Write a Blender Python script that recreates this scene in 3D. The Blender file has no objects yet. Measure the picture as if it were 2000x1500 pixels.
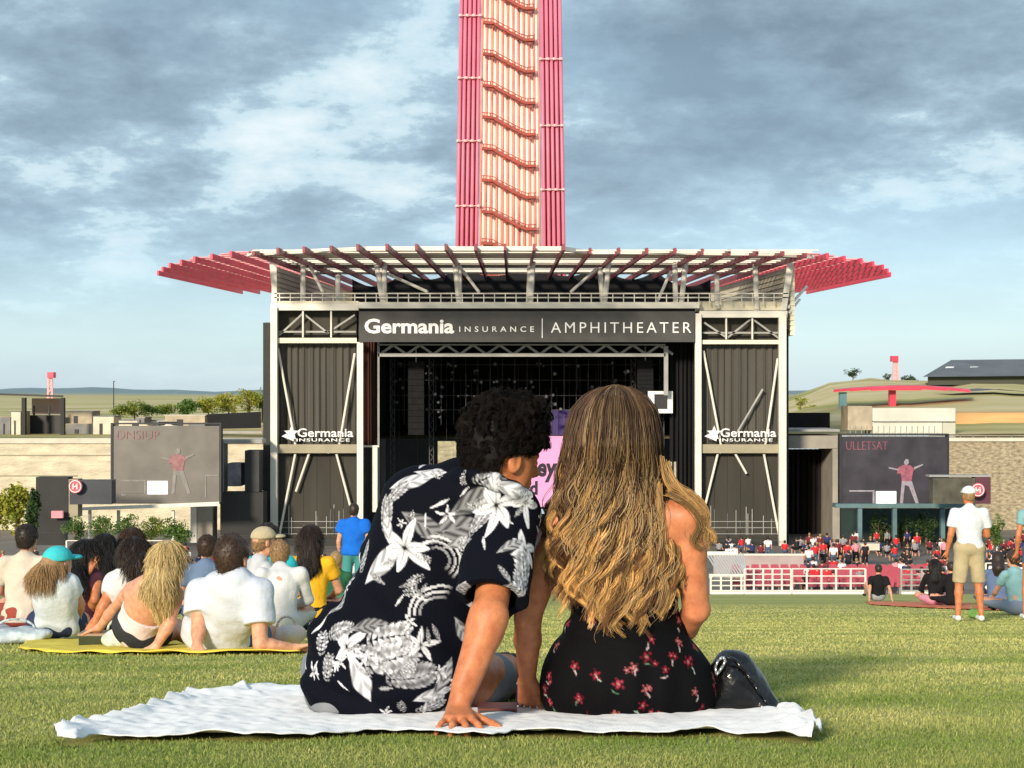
import bpy, math, random
import numpy as np
from mathutils import Vector, Matrix
R = math.radians
random.seed(7); RNG = np.random.default_rng(11)
sc = bpy.context.scene
COL = sc.collection
F = 3000.0; CX = 1000.0; HY = 765.0

def W(px, py, d):
    """world point that stands d metres ahead of the camera on the sight line of a photo pixel"""
    return Vector(((px - CX) / F * d, d, (HY - py) / F * d))
def gz(d):
    return -(0.37 + 0.127 * d + 0.045 * math.exp(-((d - 20) / 7.0) ** 2))
def G(px, d, h=0.0):
    return Vector(((px - CX) / F * d, d, gz(d) + h))

# ------------------------------------------------------------------ materials
MATS = {}
def nodes_of(m):
    nt = m.node_tree
    return nt, nt.nodes, nt.links, nt.nodes['Principled BSDF']
def mat(name, col, rough=0.6, var=0.12, scale=8.0, bump=0.0, bscale=60.0, metal=0.0, spec=0.5, sss=0.0, coat=0.0, emit=None, stretch=(1,1,1), col2=None, sheen=0.0):
    if name in MATS: return MATS[name]
    m = bpy.data.materials.new(name); m.use_nodes = True
    nt, N, L, b = nodes_of(m)
    tc = N.new('ShaderNodeTexCoord'); mp = N.new('ShaderNodeMapping'); mp.inputs['Scale'].default_value = stretch
    L.new(tc.outputs['Object'], mp.inputs['Vector'])
    nz = N.new('ShaderNodeTexNoise'); nz.inputs['Scale'].default_value = scale; nz.inputs['Detail'].default_value = 5
    L.new(mp.outputs['Vector'], nz.inputs['Vector'])
    cr = N.new('ShaderNodeValToRGB'); e = cr.color_ramp.elements
    c1 = [max(0, c * (1 - var)) for c in col]; c2 = [min(1, c * (1 + var)) for c in (col2 or col)]
    e[0].position = 0.33; e[0].color = (*c1, 1); e[1].position = 0.67; e[1].color = (*c2, 1)
    L.new(nz.outputs['Fac'], cr.inputs['Fac']); L.new(cr.outputs['Color'], b.inputs['Base Color'])
    b.inputs['Roughness'].default_value = rough; b.inputs['Metallic'].default_value = metal
    b.inputs['Specular IOR Level'].default_value = spec
    if sss: b.inputs['Subsurface Weight'].default_value = sss; b.inputs['Subsurface Radius'].default_value = (0.02, 0.008, 0.004); b.inputs['Subsurface Scale'].default_value = 0.6
    if coat: b.inputs['Coat Weight'].default_value = coat; b.inputs['Coat Roughness'].default_value = 0.08
    if sheen: b.inputs['Sheen Weight'].default_value = sheen
    if emit: b.inputs['Emission Color'].default_value = (*emit[:3], 1); b.inputs['Emission Strength'].default_value = emit[3]
    if bump:
        n2 = N.new('ShaderNodeTexNoise'); n2.inputs['Scale'].default_value = bscale; n2.inputs['Detail'].default_value = 4
        L.new(mp.outputs['Vector'], n2.inputs['Vector'])
        bp = N.new('ShaderNodeBump'); bp.inputs['Strength'].default_value = bump; bp.inputs['Distance'].default_value = 1.0 / bscale
        L.new(n2.outputs['Fac'], bp.inputs['Height']); L.new(bp.outputs['Normal'], b.inputs['Normal'])
    MATS[name] = m
    return m
def skin_detail(m):
    nt, N, L, b = nodes_of(m); src = b.inputs['Base Color'].links[0].from_socket; tc = N.new('ShaderNodeTexCoord')
    n1 = N.new('ShaderNodeTexNoise'); n1.inputs['Scale'].default_value = 26; n1.inputs['Detail'].default_value = 8; n1.inputs['Roughness'].default_value = .7; L.new(tc.outputs['Object'], n1.inputs['Vector'])
    cr = N.new('ShaderNodeValToRGB'); e = cr.color_ramp.elements; e[0].position = .36; e[0].color = (.74, .56, .50, 1); e[1].position = .64; e[1].color = (1.12, 1.08, 1.02, 1); L.new(n1.outputs['Fac'], cr.inputs[0])
    mx = N.new('ShaderNodeMix'); mx.data_type = 'RGBA'; mx.blend_type = 'MULTIPLY'; mx.inputs[0].default_value = .8; L.new(src, mx.inputs[6]); L.new(cr.outputs[0], mx.inputs[7]); L.new(mx.outputs[2], b.inputs['Base Color'])
    return m
def attr_mat(name, attr, rough=0.6, bump=0.0, bscale=90.0, sheen=0.0, spec=0.5, aniso=0.0):
    if name in MATS: return MATS[name]
    m = bpy.data.materials.new(name); m.use_nodes = True
    nt, N, L, b = nodes_of(m)
    a = N.new('ShaderNodeAttribute'); a.attribute_name = attr
    L.new(a.outputs['Color'], b.inputs['Base Color']); b.inputs['Roughness'].default_value = rough
    b.inputs['Sheen Weight'].default_value = sheen; b.inputs['Specular IOR Level'].default_value = spec
    if bump:
        tc = N.new('ShaderNodeTexCoord'); n2 = N.new('ShaderNodeTexNoise'); n2.inputs['Scale'].default_value = bscale
        L.new(tc.outputs['Object'], n2.inputs['Vector'])
        bp = N.new('ShaderNodeBump'); bp.inputs['Strength'].default_value = bump; bp.inputs['Distance'].default_value = 0.01
        L.new(n2.outputs['Fac'], bp.inputs['Height']); L.new(bp.outputs['Normal'], b.inputs['Normal'])
    MATS[name] = m
    return m

# ------------------------------------------------------------------ objects
ORG = {}
def props(o, label=None, cat=None, group=None, kind=None):
    if label: o['label'] = label
    if cat: o['category'] = cat
    if group: o['group'] = group
    if kind: o['kind'] = kind
    return o
def thing(name, loc, label, cat, group=None, kind=None):
    o = bpy.data.objects.new(name, None); COL.objects.link(o)
    o.location = loc; o.empty_display_size = 0.2
    ORG[o.name] = Vector(loc)
    return props(o, label, cat, group, kind)
def put(name, me, m, parent=None, loc=None):
    o = bpy.data.objects.new(name, me); COL.objects.link(o)
    if m is not None:
        for mm in (m if isinstance(m, (list, tuple)) else [m]): me.materials.append(mm)
    if parent is not None:
        o.parent = parent; ORG[o.name] = ORG[parent.name]
    else:
        o.location = loc if loc is not None else (0, 0, 0); ORG[o.name] = Vector(o.location)
    return o
def np_mesh(name, V, Fc, smooth=True, mi=None):
    """V (n,3); Fc (m,k) array of equal polygons"""
    me = bpy.data.meshes.new(name); V = np.asarray(V, np.float32); Fc = np.asarray(Fc, np.int32)
    me.vertices.add(len(V)); me.vertices.foreach_set('co', V.ravel())
    k = Fc.shape[1]
    me.loops.add(Fc.size); me.loops.foreach_set('vertex_index', Fc.ravel())
    me.polygons.add(len(Fc)); me.polygons.foreach_set('loop_start', np.arange(0, Fc.size, k, dtype=np.int32))
    me.polygons.foreach_set('loop_total', np.full(len(Fc), k, np.int32))
    if smooth: me.polygons.foreach_set('use_smooth', np.ones(len(Fc), bool))
    if mi is not None: me.polygons.foreach_set('material_index', np.asarray(mi, np.int32))
    me.update(calc_edges=True); me.validate()
    return me
def set_col(me, cols, name='col'):
    a = me.color_attributes.new(name, 'FLOAT_COLOR', 'POINT')
    c = np.ones((len(cols), 4), np.float32); c[:, :3] = cols
    a.data.foreach_set('color', c.ravel())

class MB:
    def __init__(s): s.v = []; s.f = []; s.m = []; s.cur = 0
    def poly(s, pts):
        i = len(s.v); s.v += [Vector(p) for p in pts]; s.f.append(list(range(i, i + len(pts)))); s.m.append(s.cur); return s
    def hexa(s, p):
        i = len(s.v); s.v += [Vector(q) for q in p]
        for f in ((0,3,2,1),(4,5,6,7),(0,1,5,4),(1,2,6,5),(2,3,7,6),(3,0,4,7)): s.f.append([i + k for k in f]); s.m.append(s.cur)
        return s
    def box(s, a, b):
        x0, y0, z0 = a; x1, y1, z1 = b
        return s.hexa([(x0,y0,z0),(x1,y0,z0),(x1,y1,z0),(x0,y1,z0),(x0,y0,z1),(x1,y0,z1),(x1,y1,z1),(x0,y1,z1)])
    def pbox(s, x0, y0, x1, y1, d, dep):
        """box whose front face fills a photo rectangle at distance d"""
        a = W(x0, y1, d); b = W(x1, y0, d)
        return s.box((a.x, d, a.z), (b.x, d + dep, b.z))
    def bar(s, a, b, w, h=None):
        a = Vector(a); b = Vector(b); h = h or w; t = (b - a).normalized()
        up = Vector((0, 0, 1)) if abs(t.z) < 0.9 else Vector((0, 1, 0))
        r = t.cross(up).normalized() * (w / 2); u = r.cross(t).normalized() * (h / 2)
        return s.hexa([a-r-u, a+r-u, a+r+u, a-r+u, b-r-u, b+r-u, b+r+u, b-r+u])
    def tube(s, a, b, r0, r1=None, n=8):
        a = Vector(a); b = Vector(b); r1 = r0 if r1 is None else r1; t = (b - a).normalized()
        up = Vector((0, 0, 1)) if abs(t.z) < 0.9 else Vector((0, 1, 0))
        x = t.cross(up).normalized(); y = t.cross(x)
        i = len(s.v)
        for p, rr in ((a, r0), (b, r1)):
            for k in range(n):
                q = 2 * math.pi * k / n; s.v.append(p + (x * math.cos(q) + y * math.sin(q)) * rr)
        for k in range(n):
            j = (k + 1) % n; s.f.append([i + k, i + j, i + n + j, i + n + k]); s.m.append(s.cur)
        s.f.append([i + k for k in range(n)][::-1]); s.f.append([i + n + k for k in range(n)]); s.m += [s.cur] * 2
        return s
    def pipe(s, pts, r, n=6):
        for a, b in zip(pts[:-1], pts[1:]): s.tube(a, b, r, r, n)
        return s
    def build(s, name, m, parent=None, loc=None, smooth=False):
        o = ORG[parent.name] if parent is not None else Vector(loc if loc is not None else (0, 0, 0))
        me = bpy.data.meshes.new(name); me.from_pydata([v - o for v in s.v], [], s.f); me.update()
        if any(s.m): me.polygons.foreach_set('material_index', s.m)
        if smooth: me.polygons.foreach_set('use_smooth', [True] * len(me.polygons))
        return put(name, me, m, parent, loc)

def text_mesh(name, body, x0, x1, ybase, cap, d, m, parent, bold=0.0, space=1.0, depth=0.02, shear=0.0):
    """lettering fitted between two photo columns, on a plane facing the lawn at distance d"""
    cu = bpy.data.curves.new(name, 'FONT'); cu.body = body; cu.size = 1.0; cu.extrude = depth; cu.offset = bold; cu.space_character = space; cu.shear = shear
    cu.resolution_u = 3
    tmp = bpy.data.objects.new(name, cu); COL.objects.link(tmp)
    dg = bpy.context.evaluated_depsgraph_get(); dg.update()
    me = bpy.data.meshes.new_from_object(tmp.evaluated_get(dg)); me.name = name
    bpy.data.objects.remove(tmp)
    n = len(me.vertices); co = np.zeros(n * 3, np.float32); me.vertices.foreach_get('co', co); co = co.reshape(-1, 3)
    mn = co.min(0); mx = co.max(0)
    a = W(x0, ybase, d); b = W(x1, ybase - cap, d)
    capu = 0.729
    V = np.zeros_like(co)
    V[:, 0] = a.x + (co[:, 0] - mn[0]) / (mx[0] - mn[0]) * (b.x - a.x)
    V[:, 2] = a.z + co[:, 1] / capu * (b.z - a.z)
    V[:, 1] = d - co[:, 2] * 1.0
    V -= np.array(ORG[parent.name])
    me.vertices.foreach_set('co', V.ravel()); me.materials.clear(); me.update()
    return put(name, me, m, parent)

# ------------------------------------------------------------------ signed distance sculpting
def nrm(v): return v / (np.linalg.norm(v) + 1e-9)
class Sculpt:
    def __init__(s, h): s.h = h; s.ops = []
    def cone(s, a, b, ra, rb, k=0.02, cap=None, op='u'):
        a = np.array(a, float); b = np.array(b, float); r = max(ra, rb)
        s.ops.append((op, 'c', (a, b, ra, rb), np.minimum(a, b) - r, np.maximum(a, b) + r, k, cap)); return s
    def ell(s, c, r, k=0.02, M=None, cap=None, op='u'):
        c = np.array(c, float); r = np.array(r, float); q = max(r)
        M = np.eye(3) if M is None else np.array(M, float)
        ext = np.abs(M) @ r
        s.ops.append((op, 'e', (c, r, M), c - ext, c + ext, k, cap)); return s
    def cut(s, p, n): s.ops.append(('p', 'p', (np.array(p, float), nrm(np.array(n, float))), None, None, 0, None)); return s
    def warp(s, fn): s.ops.append(('w', 'w', fn, None, None, 0, None)); return s
    def chain(s, pts, rs, k=0.015):
        for i in range(len(pts) - 1): s.cone(pts[i], pts[i+1], rs[i], rs[i+1], k)
        return s
    def mesh(s, name, org=(0, 0, 0)):
        h = s.h
        us = [o for o in s.ops if o[0] == 'u']
        lo = np.min([o[3] for o in us], 0) - 3 * h - 0.01; hi = np.max([o[4] for o in us], 0) + 3 * h + 0.01
        n = np.ceil((hi - lo) / h).astype(int) + 1
        ax = [lo[i] + h * np.arange(n[i]) for i in range(3)]
        f = np.full(n, 0.5, np.float32)
        for op, ty, ar, blo, bhi, k, cap in s.ops:
            if ty == 'p':
                p, nn = ar
                g = ((ax[0] - p[0]) * nn[0])[:, None, None] + ((ax[1] - p[1]) * nn[1])[None, :, None] + ((ax[2] - p[2]) * nn[2])[None, None, :]
                f = np.maximum(f, g.astype(np.float32)); continue
            if ty == 'w':
                f = ar(f, ax); continue
            m = k * 1.2 + 3 * h
            i0 = np.clip(((blo - m - lo) / h).astype(int), 0, n - 1); i1 = np.clip(((bhi + m - lo) / h).astype(int) + 2, 1, n)
            sl = tuple(slice(i0[q], i1[q]) for q in range(3))
            X = (ax[0][sl[0]])[:, None, None]; Y = (ax[1][sl[1]])[None, :, None]; Z = (ax[2][sl[2]])[None, None, :]
            if ty == 'c':
                a, b, ra, rb = ar; ab = b - a; L2 = ab @ ab + 1e-12
                t = ((X - a[0]) * ab[0] + (Y - a[1]) * ab[1] + (Z - a[2]) * ab[2]) / L2
                t = np.clip(t, 0, 1)
                g = np.sqrt((X - a[0] - t * ab[0]) ** 2 + (Y - a[1] - t * ab[1]) ** 2 + (Z - a[2] - t * ab[2]) ** 2) - (ra + (rb - ra) * t)
            else:
                c, r, M = ar; P = (X - c[0], Y - c[1], Z - c[2])
                q = [(M[0, i] * P[0] + M[1, i] * P[1] + M[2, i] * P[2]) for i in range(3)]
                k0 = np.sqrt((q[0] / r[0]) ** 2 + (q[1] / r[1]) ** 2 + (q[2] / r[2]) ** 2)
                k1 = np.sqrt((q[0] / r[0] ** 2) ** 2 + (q[1] / r[1] ** 2) ** 2 + (q[2] / r[2] ** 2) ** 2)
                g = k0 * (k0 - 1) / (k1 + 1e-6)
            if cap:
                for p, nn in cap:
                    nn = nrm(np.array(nn, float)); g = np.maximum(g, (X - p[0]) * nn[0] + (Y - p[1]) * nn[1] + (Z - p[2]) * nn[2])
            A = f[sl]
            if op == 'u':
                if k > 0:
                    hh = np.maximum(k - np.abs(A - g), 0) / k
                    f[sl] = np.minimum(A, g) - hh * hh * k * 0.25
                else: f[sl] = np.minimum(A, g)
            else:
                g = -g
                if k > 0:
                    hh = np.maximum(k - np.abs(A - g), 0) / k
                    f[sl] = np.maximum(A, g) + hh * hh * k * 0.25
                else: f[sl] = np.maximum(A, g)
        V, Q = nets(f, lo, h)
        return np_mesh(name, V - np.array(org), Q)
def nets(f, lo, h):
    s = f < 0
    a = s[:-1, :-1, :-1]; cnt = np.zeros(a.shape, np.int8)
    for i in (0, 1):
        for j in (0, 1):
            for k in (0, 1): cnt += s[i:i + a.shape[0], j:j + a.shape[1], k:k + a.shape[2]]
    act = (cnt > 0) & (cnt < 8)
    I = np.argwhere(act); idx = np.full(a.shape, -1, np.int32); idx[act] = np.arange(len(I))
    acc = np.zeros((len(I), 3)); num = np.zeros(len(I))
    cor = [(i, j, k) for i in (0, 1) for j in (0, 1) for k in (0, 1)]
    val = {c: f[I[:, 0] + c[0], I[:, 1] + c[1], I[:, 2] + c[2]] for c in cor}
    for c in cor:
        for q in range(3):
            if c[q] == 0:
                d = list(c); d[q] = 1; d = tuple(d)
                v0 = val[c]; v1 = val[d]; x = (v0 < 0) != (v1 < 0)
                t = np.where(x, v0 / np.where(x, v0 - v1, 1), 0)
                p = np.array(c, float)[None, :].repeat(len(I), 0); p[:, q] += t
                acc[x] += p[x]; num[x] += 1
    V = (I + acc / num[:, None]) * h + lo
    Q = []
    for q in range(3):
        sl0 = [slice(1, -1)] * 3; sl1 = [slice(1, -1)] * 3
        sl0[q] = slice(0, -1); sl1[q] = slice(1, None)
        A = s[tuple(sl0)]; B = s[tuple(sl1)]
        u, v = [(1, 2), (2, 0), (0, 1)][q]
        for cond, flip in ((A & ~B, False), (~A & B, True)):
            E = np.argwhere(cond)
            if not len(E): continue
            off = np.array([1, 1, 1]); off[q] = 0; E = E + off
            def cell(du, dv):
                e = E.copy(); e[:, u] -= du; e[:, v] -= dv
                return idx[e[:, 0], e[:, 1], e[:, 2]]
            c4 = [cell(1, 1), cell(0, 1), cell(0, 0), cell(1, 0)]
            if flip: c4 = c4[::-1]
            Q.append(np.stack(c4, 1))
    Q = np.concatenate(Q); Q = Q[(Q >= 0).all(1)]
    return V.astype(np.float32), Q
def waves(p, s, seed=0):
    """cheap smooth noise for folds; p tuple of broadcastable arrays"""
    r = np.random.default_rng(seed); o = 0
    for i in range(5):
        d = nrm(r.normal(size=3)) * s * r.uniform(0.6, 1.6); ph = r.uniform(0, 6.28, 2)
        e = nrm(r.normal(size=3)) * s * 0.7
        o = o + np.sin(p[0] * d[0] + p[1] * d[1] + p[2] * d[2] + ph[0] + 1.3 * np.sin(p[0] * e[0] + p[1] * e[1] + p[2] * e[2] + ph[1]))
    return o / 5
def folds(amp, s, seed=0, sz=1.0):
    def fn(f, ax):
        X = ax[0][:, None, None]; Y = ax[1][None, :, None]; Z = ax[2][None, None, :] * sz
        return (f + amp * waves((X, Y, Z), s, seed)).astype(np.float32)
    return fn
def strands(name, P, r0, r1, cols, org, profile=None):
    """P (n,m,3) polylines -> thin 3-sided tapering tubes; cols (n,m,3)"""
    n, m, _ = P.shape; T = np.gradient(P, axis=1); T /= np.linalg.norm(T, axis=2, keepdims=True) + 1e-9
    ref = np.array([0.3, 0.9, 0.2]); A = np.cross(T, ref); A /= np.linalg.norm(A, axis=2, keepdims=True) + 1e-9; B = np.cross(T, A)
    t = np.linspace(0, 1, m); rad = (r0 + (r1 - r0) * t) if profile is None else profile(t)
    rad = np.broadcast_to(rad, (n, m))[..., None]
    rings = [P + (A * math.cos(q) + B * math.sin(q)) * rad for q in (0.3, 2.4, 4.5)]
    V = np.stack(rings, 2).reshape(-1, 3)
    base = (np.arange(n)[:, None] * m + np.arange(m - 1)[None, :]).reshape(-1) * 3
    Q = np.concatenate([np.stack([base + k, base + (k + 1) % 3, base + 3 + (k + 1) % 3, base + 3 + k], 1) for k in range(3)])
    me = np_mesh(name, V - np.array(org), Q)
    C = np.repeat(cols.reshape(-1, 3), 3, 0); set_col(me, C)
    return me
# ------------------------------------------------------------------ camera, light, sky
cam = bpy.data.cameras.new('camera'); co = bpy.data.objects.new('camera', cam); COL.objects.link(co)
co.location = (0, 0, 0); co.rotation_euler = (R(90), 0, 0)
cam.sensor_width = 36; cam.lens = 36 * F / 2000; cam.shift_y = (HY - 750) / 2000.0 * 1.0
cam.clip_start = 0.05; cam.clip_end = 12000
sc.camera = co
SUN_EL = 18.0; SUN_AZ = 203.0   # azimuth clockwise from the stage direction
sv = Vector((math.sin(R(SUN_AZ)) * math.cos(R(SUN_EL)), math.cos(R(SUN_AZ)) * math.cos(R(SUN_EL)), math.sin(R(SUN_EL))))
sl = bpy.data.lights.new('sun', 'SUN'); sl.energy = 2.5; sl.angle = R(7.0); sl.color = (1.0, 0.87, 0.70)
so = bpy.data.objects.new('sun', sl); COL.objects.link(so); so.rotation_euler = (-sv).to_track_quat('-Z', 'Y').to_euler()
wd = bpy.data.worlds.new('World'); sc.world = wd; wd.use_nodes = True
nt = wd.node_tree; N = nt.nodes; L = nt.links
for n_ in list(N): N.remove(n_)
out = N.new('ShaderNodeOutputWorld')
sky = N.new('ShaderNodeTexSky'); sky.sky_type = 'NISHITA'; sky.sun_disc = False; sky.sun_elevation = R(SUN_EL); sky.sun_rotation = R(SUN_AZ)
sky.air_density = 1.0; sky.dust_density = 1.5; sky.ozone_density = 2.0
b1 = N.new('ShaderNodeBackground'); L.new(sky.outputs['Color'], b1.inputs['Color']); b1.inputs['Strength'].default_value = 0.11
def mth(op, a, b=None, c=None, clamp=False):
    n = N.new('ShaderNodeMath'); n.operation = op; n.use_clamp = clamp
    for i, x in enumerate((a, b, c)):
        if x is None: continue
        if isinstance(x, (int, float)): n.inputs[i].default_value = x
        else: L.new(x, n.inputs[i])
    return n.outputs[0]
tc = N.new('ShaderNodeTexCoord'); sp = N.new('ShaderNodeSeparateXYZ'); L.new(tc.outputs['Generated'], sp.inputs[0])
zc = mth('MAXIMUM', sp.outputs['Z'], 0.0); den = mth('ADD', zc, 0.30)
cx = mth('DIVIDE', sp.outputs['X'], den); cy = mth('DIVIDE', sp.outputs['Y'], den)
cv = N.new('ShaderNodeCombineXYZ'); L.new(cx, cv.inputs[0]); L.new(cy, cv.inputs[1]); cv.inputs[2].default_value = 3.7
def noise_(scale, det, rough, dist, off, src=None):
    mp = N.new('ShaderNodeMapping'); mp.inputs['Location'].default_value = off; L.new(src or cv.outputs[0], mp.inputs['Vector'])
    n = N.new('ShaderNodeTexNoise'); n.inputs['Scale'].default_value = scale; n.inputs['Detail'].default_value = det
    n.inputs['Roughness'].default_value = rough; n.inputs['Distortion'].default_value = dist; L.new(mp.outputs[0], n.inputs['Vector']); return n.outputs['Fac']
def ramp(src, stops):
    c = N.new('ShaderNodeValToRGB'); e = c.color_ramp.elements
    while len(e) < len(stops): e.new(0.5)
    for q, (p, col) in zip(e, stops): q.position = p; q.color = (*col, 1)
    L.new(src, c.inputs['Fac']); return c.outputs['Color']
big = noise_(1.4, 12, 0.55, 0.0, (2.1, 7.2, 0))
fine = noise_(3.6, 12, 0.66, 0.0, (4.3, 1.4, 2))
shade = mth('ADD', mth('MULTIPLY', big, 0.56), mth('MULTIPLY', fine, 0.44))
ccol = ramp(shade, [(0.40, (0.125, 0.175, 0.225)), (0.475, (0.18, 0.25, 0.31)), (0.515, (0.24, 0.33, 0.39)), (0.535, (0.33, 0.43, 0.48)), (0.57, (0.40, 0.475, 0.51)), (0.64, (0.50, 0.55, 0.57))])
b2 = N.new('ShaderNodeBackground'); L.new(ccol, b2.inputs['Color']); b2.inputs['Strength'].default_value = 0.98
cover = noise_(0.5, 6, 0.55, 0.2, (9.1, 3.0, 5))
# broken cloud deck overhead, thinning to clear pale air near the horizon
lowband = N.new('ShaderNodeMapRange'); lowband.inputs['From Min'].default_value = 0.03; lowband.inputs['From Max'].default_value = 0.13; L.new(sp.outputs['Z'], lowband.inputs['Value'])
cm = mth('MULTIPLY_ADD', lowband.outputs[0], 0.55, mth('MULTIPLY', mth('SUBTRACT', cover, 0.40), 3.0), clamp=True)
cm = mth('MULTIPLY', cm, mth('MULTIPLY_ADD', lowband.outputs[0], 0.75, 0.25, clamp=True), clamp=True)
b3 = N.new('ShaderNodeBackground'); b3.inputs['Strength'].default_value = 1.0
grad = N.new('ShaderNodeMapRange'); grad.inputs['From Min'].default_value = 0.0; grad.inputs['From Max'].default_value = 0.35; L.new(sp.outputs['Z'], grad.inputs['Value'])
gcol = ramp(grad.outputs[0], [(0.0, (0.38, 0.46, 0.50)), (0.10, (0.38, 0.50, 0.53)), (0.26, (0.30, 0.43, 0.51)), (0.7, (0.22, 0.35, 0.46)), (1.0, (0.19, 0.31, 0.43))])
L.new(gcol, b3.inputs['Color'])
mx0 = N.new('ShaderNodeMixShader'); mx0.inputs[0].default_value = 0.8; L.new(b1.outputs[0], mx0.inputs[1]); L.new(b3.outputs[0], mx0.inputs[2])
mx = N.new('ShaderNodeMixShader'); L.new(cm, mx.inputs[0]); L.new(mx0.outputs[0], mx.inputs[1]); L.new(b2.outputs[0], mx.inputs[2])
L.new(mx.outputs[0], out.inputs[0])
vs = sc.view_settings; vs.view_transform = 'Standard'; vs.look = 'None'; vs.exposure = 0.92; vs.gamma = 1.0; vs.use_curve_mapping = False
sc.cycles.max_bounces = 6; sc.cycles.use_denoising = True

# ------------------------------------------------------------------ ground
def lawn_material():
    m = bpy.data.materials.new('lawn'); m.use_nodes = True
    nt, N, L, b = nodes_of(m); b.inputs['Roughness'].default_value = 0.9; b.inputs['Specular IOR Level'].default_value = 0.2
    tc = N.new('ShaderNodeTexCoord')
    def nz(scale, st, det=5, rough=0.6):
        mp = N.new('ShaderNodeMapping'); mp.inputs['Scale'].default_value = st; L.new(tc.outputs['Object'], mp.inputs[0])
        n = N.new('ShaderNodeTexNoise'); n.inputs['Scale'].default_value = scale; n.inputs['Detail'].default_value = det; n.inputs['Roughness'].default_value = rough
        L.new(mp.outputs[0], n.inputs['Vector']); return n.outputs['Fac']
    def rp(s, st):
        c = N.new('ShaderNodeValToRGB'); e = c.color_ramp.elements
        while len(e) < len(st): e.new(0.5)
        for q, (p, col) in zip(e, st): q.position = p; q.color = (*col, 1)
        L.new(s, c.inputs[0]); return c.outputs[0]
    def mix(f, a, bb, mode='MIX'):
        n = N.new('ShaderNodeMix'); n.data_type = 'RGBA'; n.blend_type = mode
        if isinstance(f, float): n.inputs[0].default_value = f
        else: L.new(f, n.inputs[0])
        L.new(a, n.inputs[6]); L.new(bb, n.inputs[7]); return n.outputs[2]
    patch = rp(nz(0.55, (0.10, 0.8, 1), 6), [(0.36, (0.25, 0.30, 0.065)), (0.50, (0.42, 0.42, 0.13)), (0.66, (0.62, 0.55, 0.24))])
    smallp = rp(nz(5.0, (0.7, 1, 1), 6), [(0.35, (0.24, 0.28, 0.06)), (0.65, (0.56, 0.51, 0.20))])
    c = mix(0.42, patch, smallp)
    speck = rp(nz(140.0, (1, 1, 1), 3), [(0.3, (0.45, 0.45, 0.45)), (0.7, (1.35, 1.35, 1.35))])
    c = mix(0.55, c, speck, 'MULTIPLY')
    L.new(c, b.inputs['Base Color'])
    bp = N.new('ShaderNodeBump'); bp.inputs['Strength'].default_value = 0.6; bp.inputs['Distance'].default_value = 0.02
    L.new(nz(90.0, (1, 1, 1), 4), bp.inputs['Height']); L.new(bp.outputs[0], b.inputs['Normal'])
    return m
M_LAWN = lawn_material()
ds = np.concatenate([np.linspace(-12, 2, 8), np.linspace(2.5, 30, 60), np.linspace(31, 76, 46)])
xs = np.linspace(-70, 70, 57)
V = np.array([(x, d, gz(d) if d > 0 else -0.37 - 0.127 * d) for d in ds for x in xs]); nx = len(xs)
Q = np.array([(i * nx + j, i * nx + j + 1, (i + 1) * nx + j + 1, (i + 1) * nx + j) for i in range(len(ds) - 1) for j in range(nx - 1)])
props(put('ground', np_mesh('ground', V, Q), M_LAWN), kind='structure')

def pz(d):  # floor of the seating bowl
    return -(10.33 + (d - 78) * 0.047) if d < 126 else -12.6
M_CONC = mat('concrete', (0.33, 0.30, 0.25), 0.9, 0.15, 0.6, 0.2, 8)
M_PIT = mat('bowl_paving', (0.17, 0.15, 0.13), 0.9, 0.2, 0.5)
mb = MB()
dd = [76.02, 80, 90, 100, 110, 126, 141]
for a, b in zip(dd[:-1], dd[1:]): mb.poly([(-75, a, pz(a)), (75, a, pz(a)), (75, b, pz(b)), (-75, b, pz(b))])
props(mb.build('bowl_floor', M_PIT), kind='structure')

# dry plain and hills beyond the venue, one sheet
def tz(px, d):
    z = -4.3
    u = 1 / (1 + math.exp(-(px - 1560) / 45.0))
    z += u * (7.0 + .5 * math.sin(px * .02) + .3 * math.sin(px * .07 + d * .02)) * math.exp(-((d - 400) / 150.0) ** 2)
    u2 = 1 / (1 + math.exp(-(px - 1820) / 35.0))
    z += u2 * 0.6 * math.exp(-((d - 260) / 70.0) ** 2)
    if d > 900: z += 3.2 * math.exp(-((d - 3400) / 900.0) ** 2) * (3 + 1.2 * math.sin(px * 0.011) + 0.5 * math.sin(px * 0.041))
    z += 0.8 * math.exp(-((d - 330) / 120) ** 2) * math.sin(px * 0.006 + d * 0.01)
    return z
tds = [141, 150, 165, 180, 195, 210, 225, 240, 255, 270, 285, 300, 320, 340, 360, 380, 400, 420, 440, 470, 500, 550, 600, 700, 850, 1100, 1500, 2000, 2500, 3000, 3400, 3800, 4500, 6000]
pxs = np.arange(-900, 2901, 40)
V = np.array([((p - CX) / F * d, d, tz(p, d)) for d in tds for p in pxs]); nx = len(pxs)
Q = np.array([(i * nx + j, i * nx + j + 1, (i + 1) * nx + j + 1, (i + 1) * nx + j) for i in range(len(tds) - 1) for j in range(nx - 1)])
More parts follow.
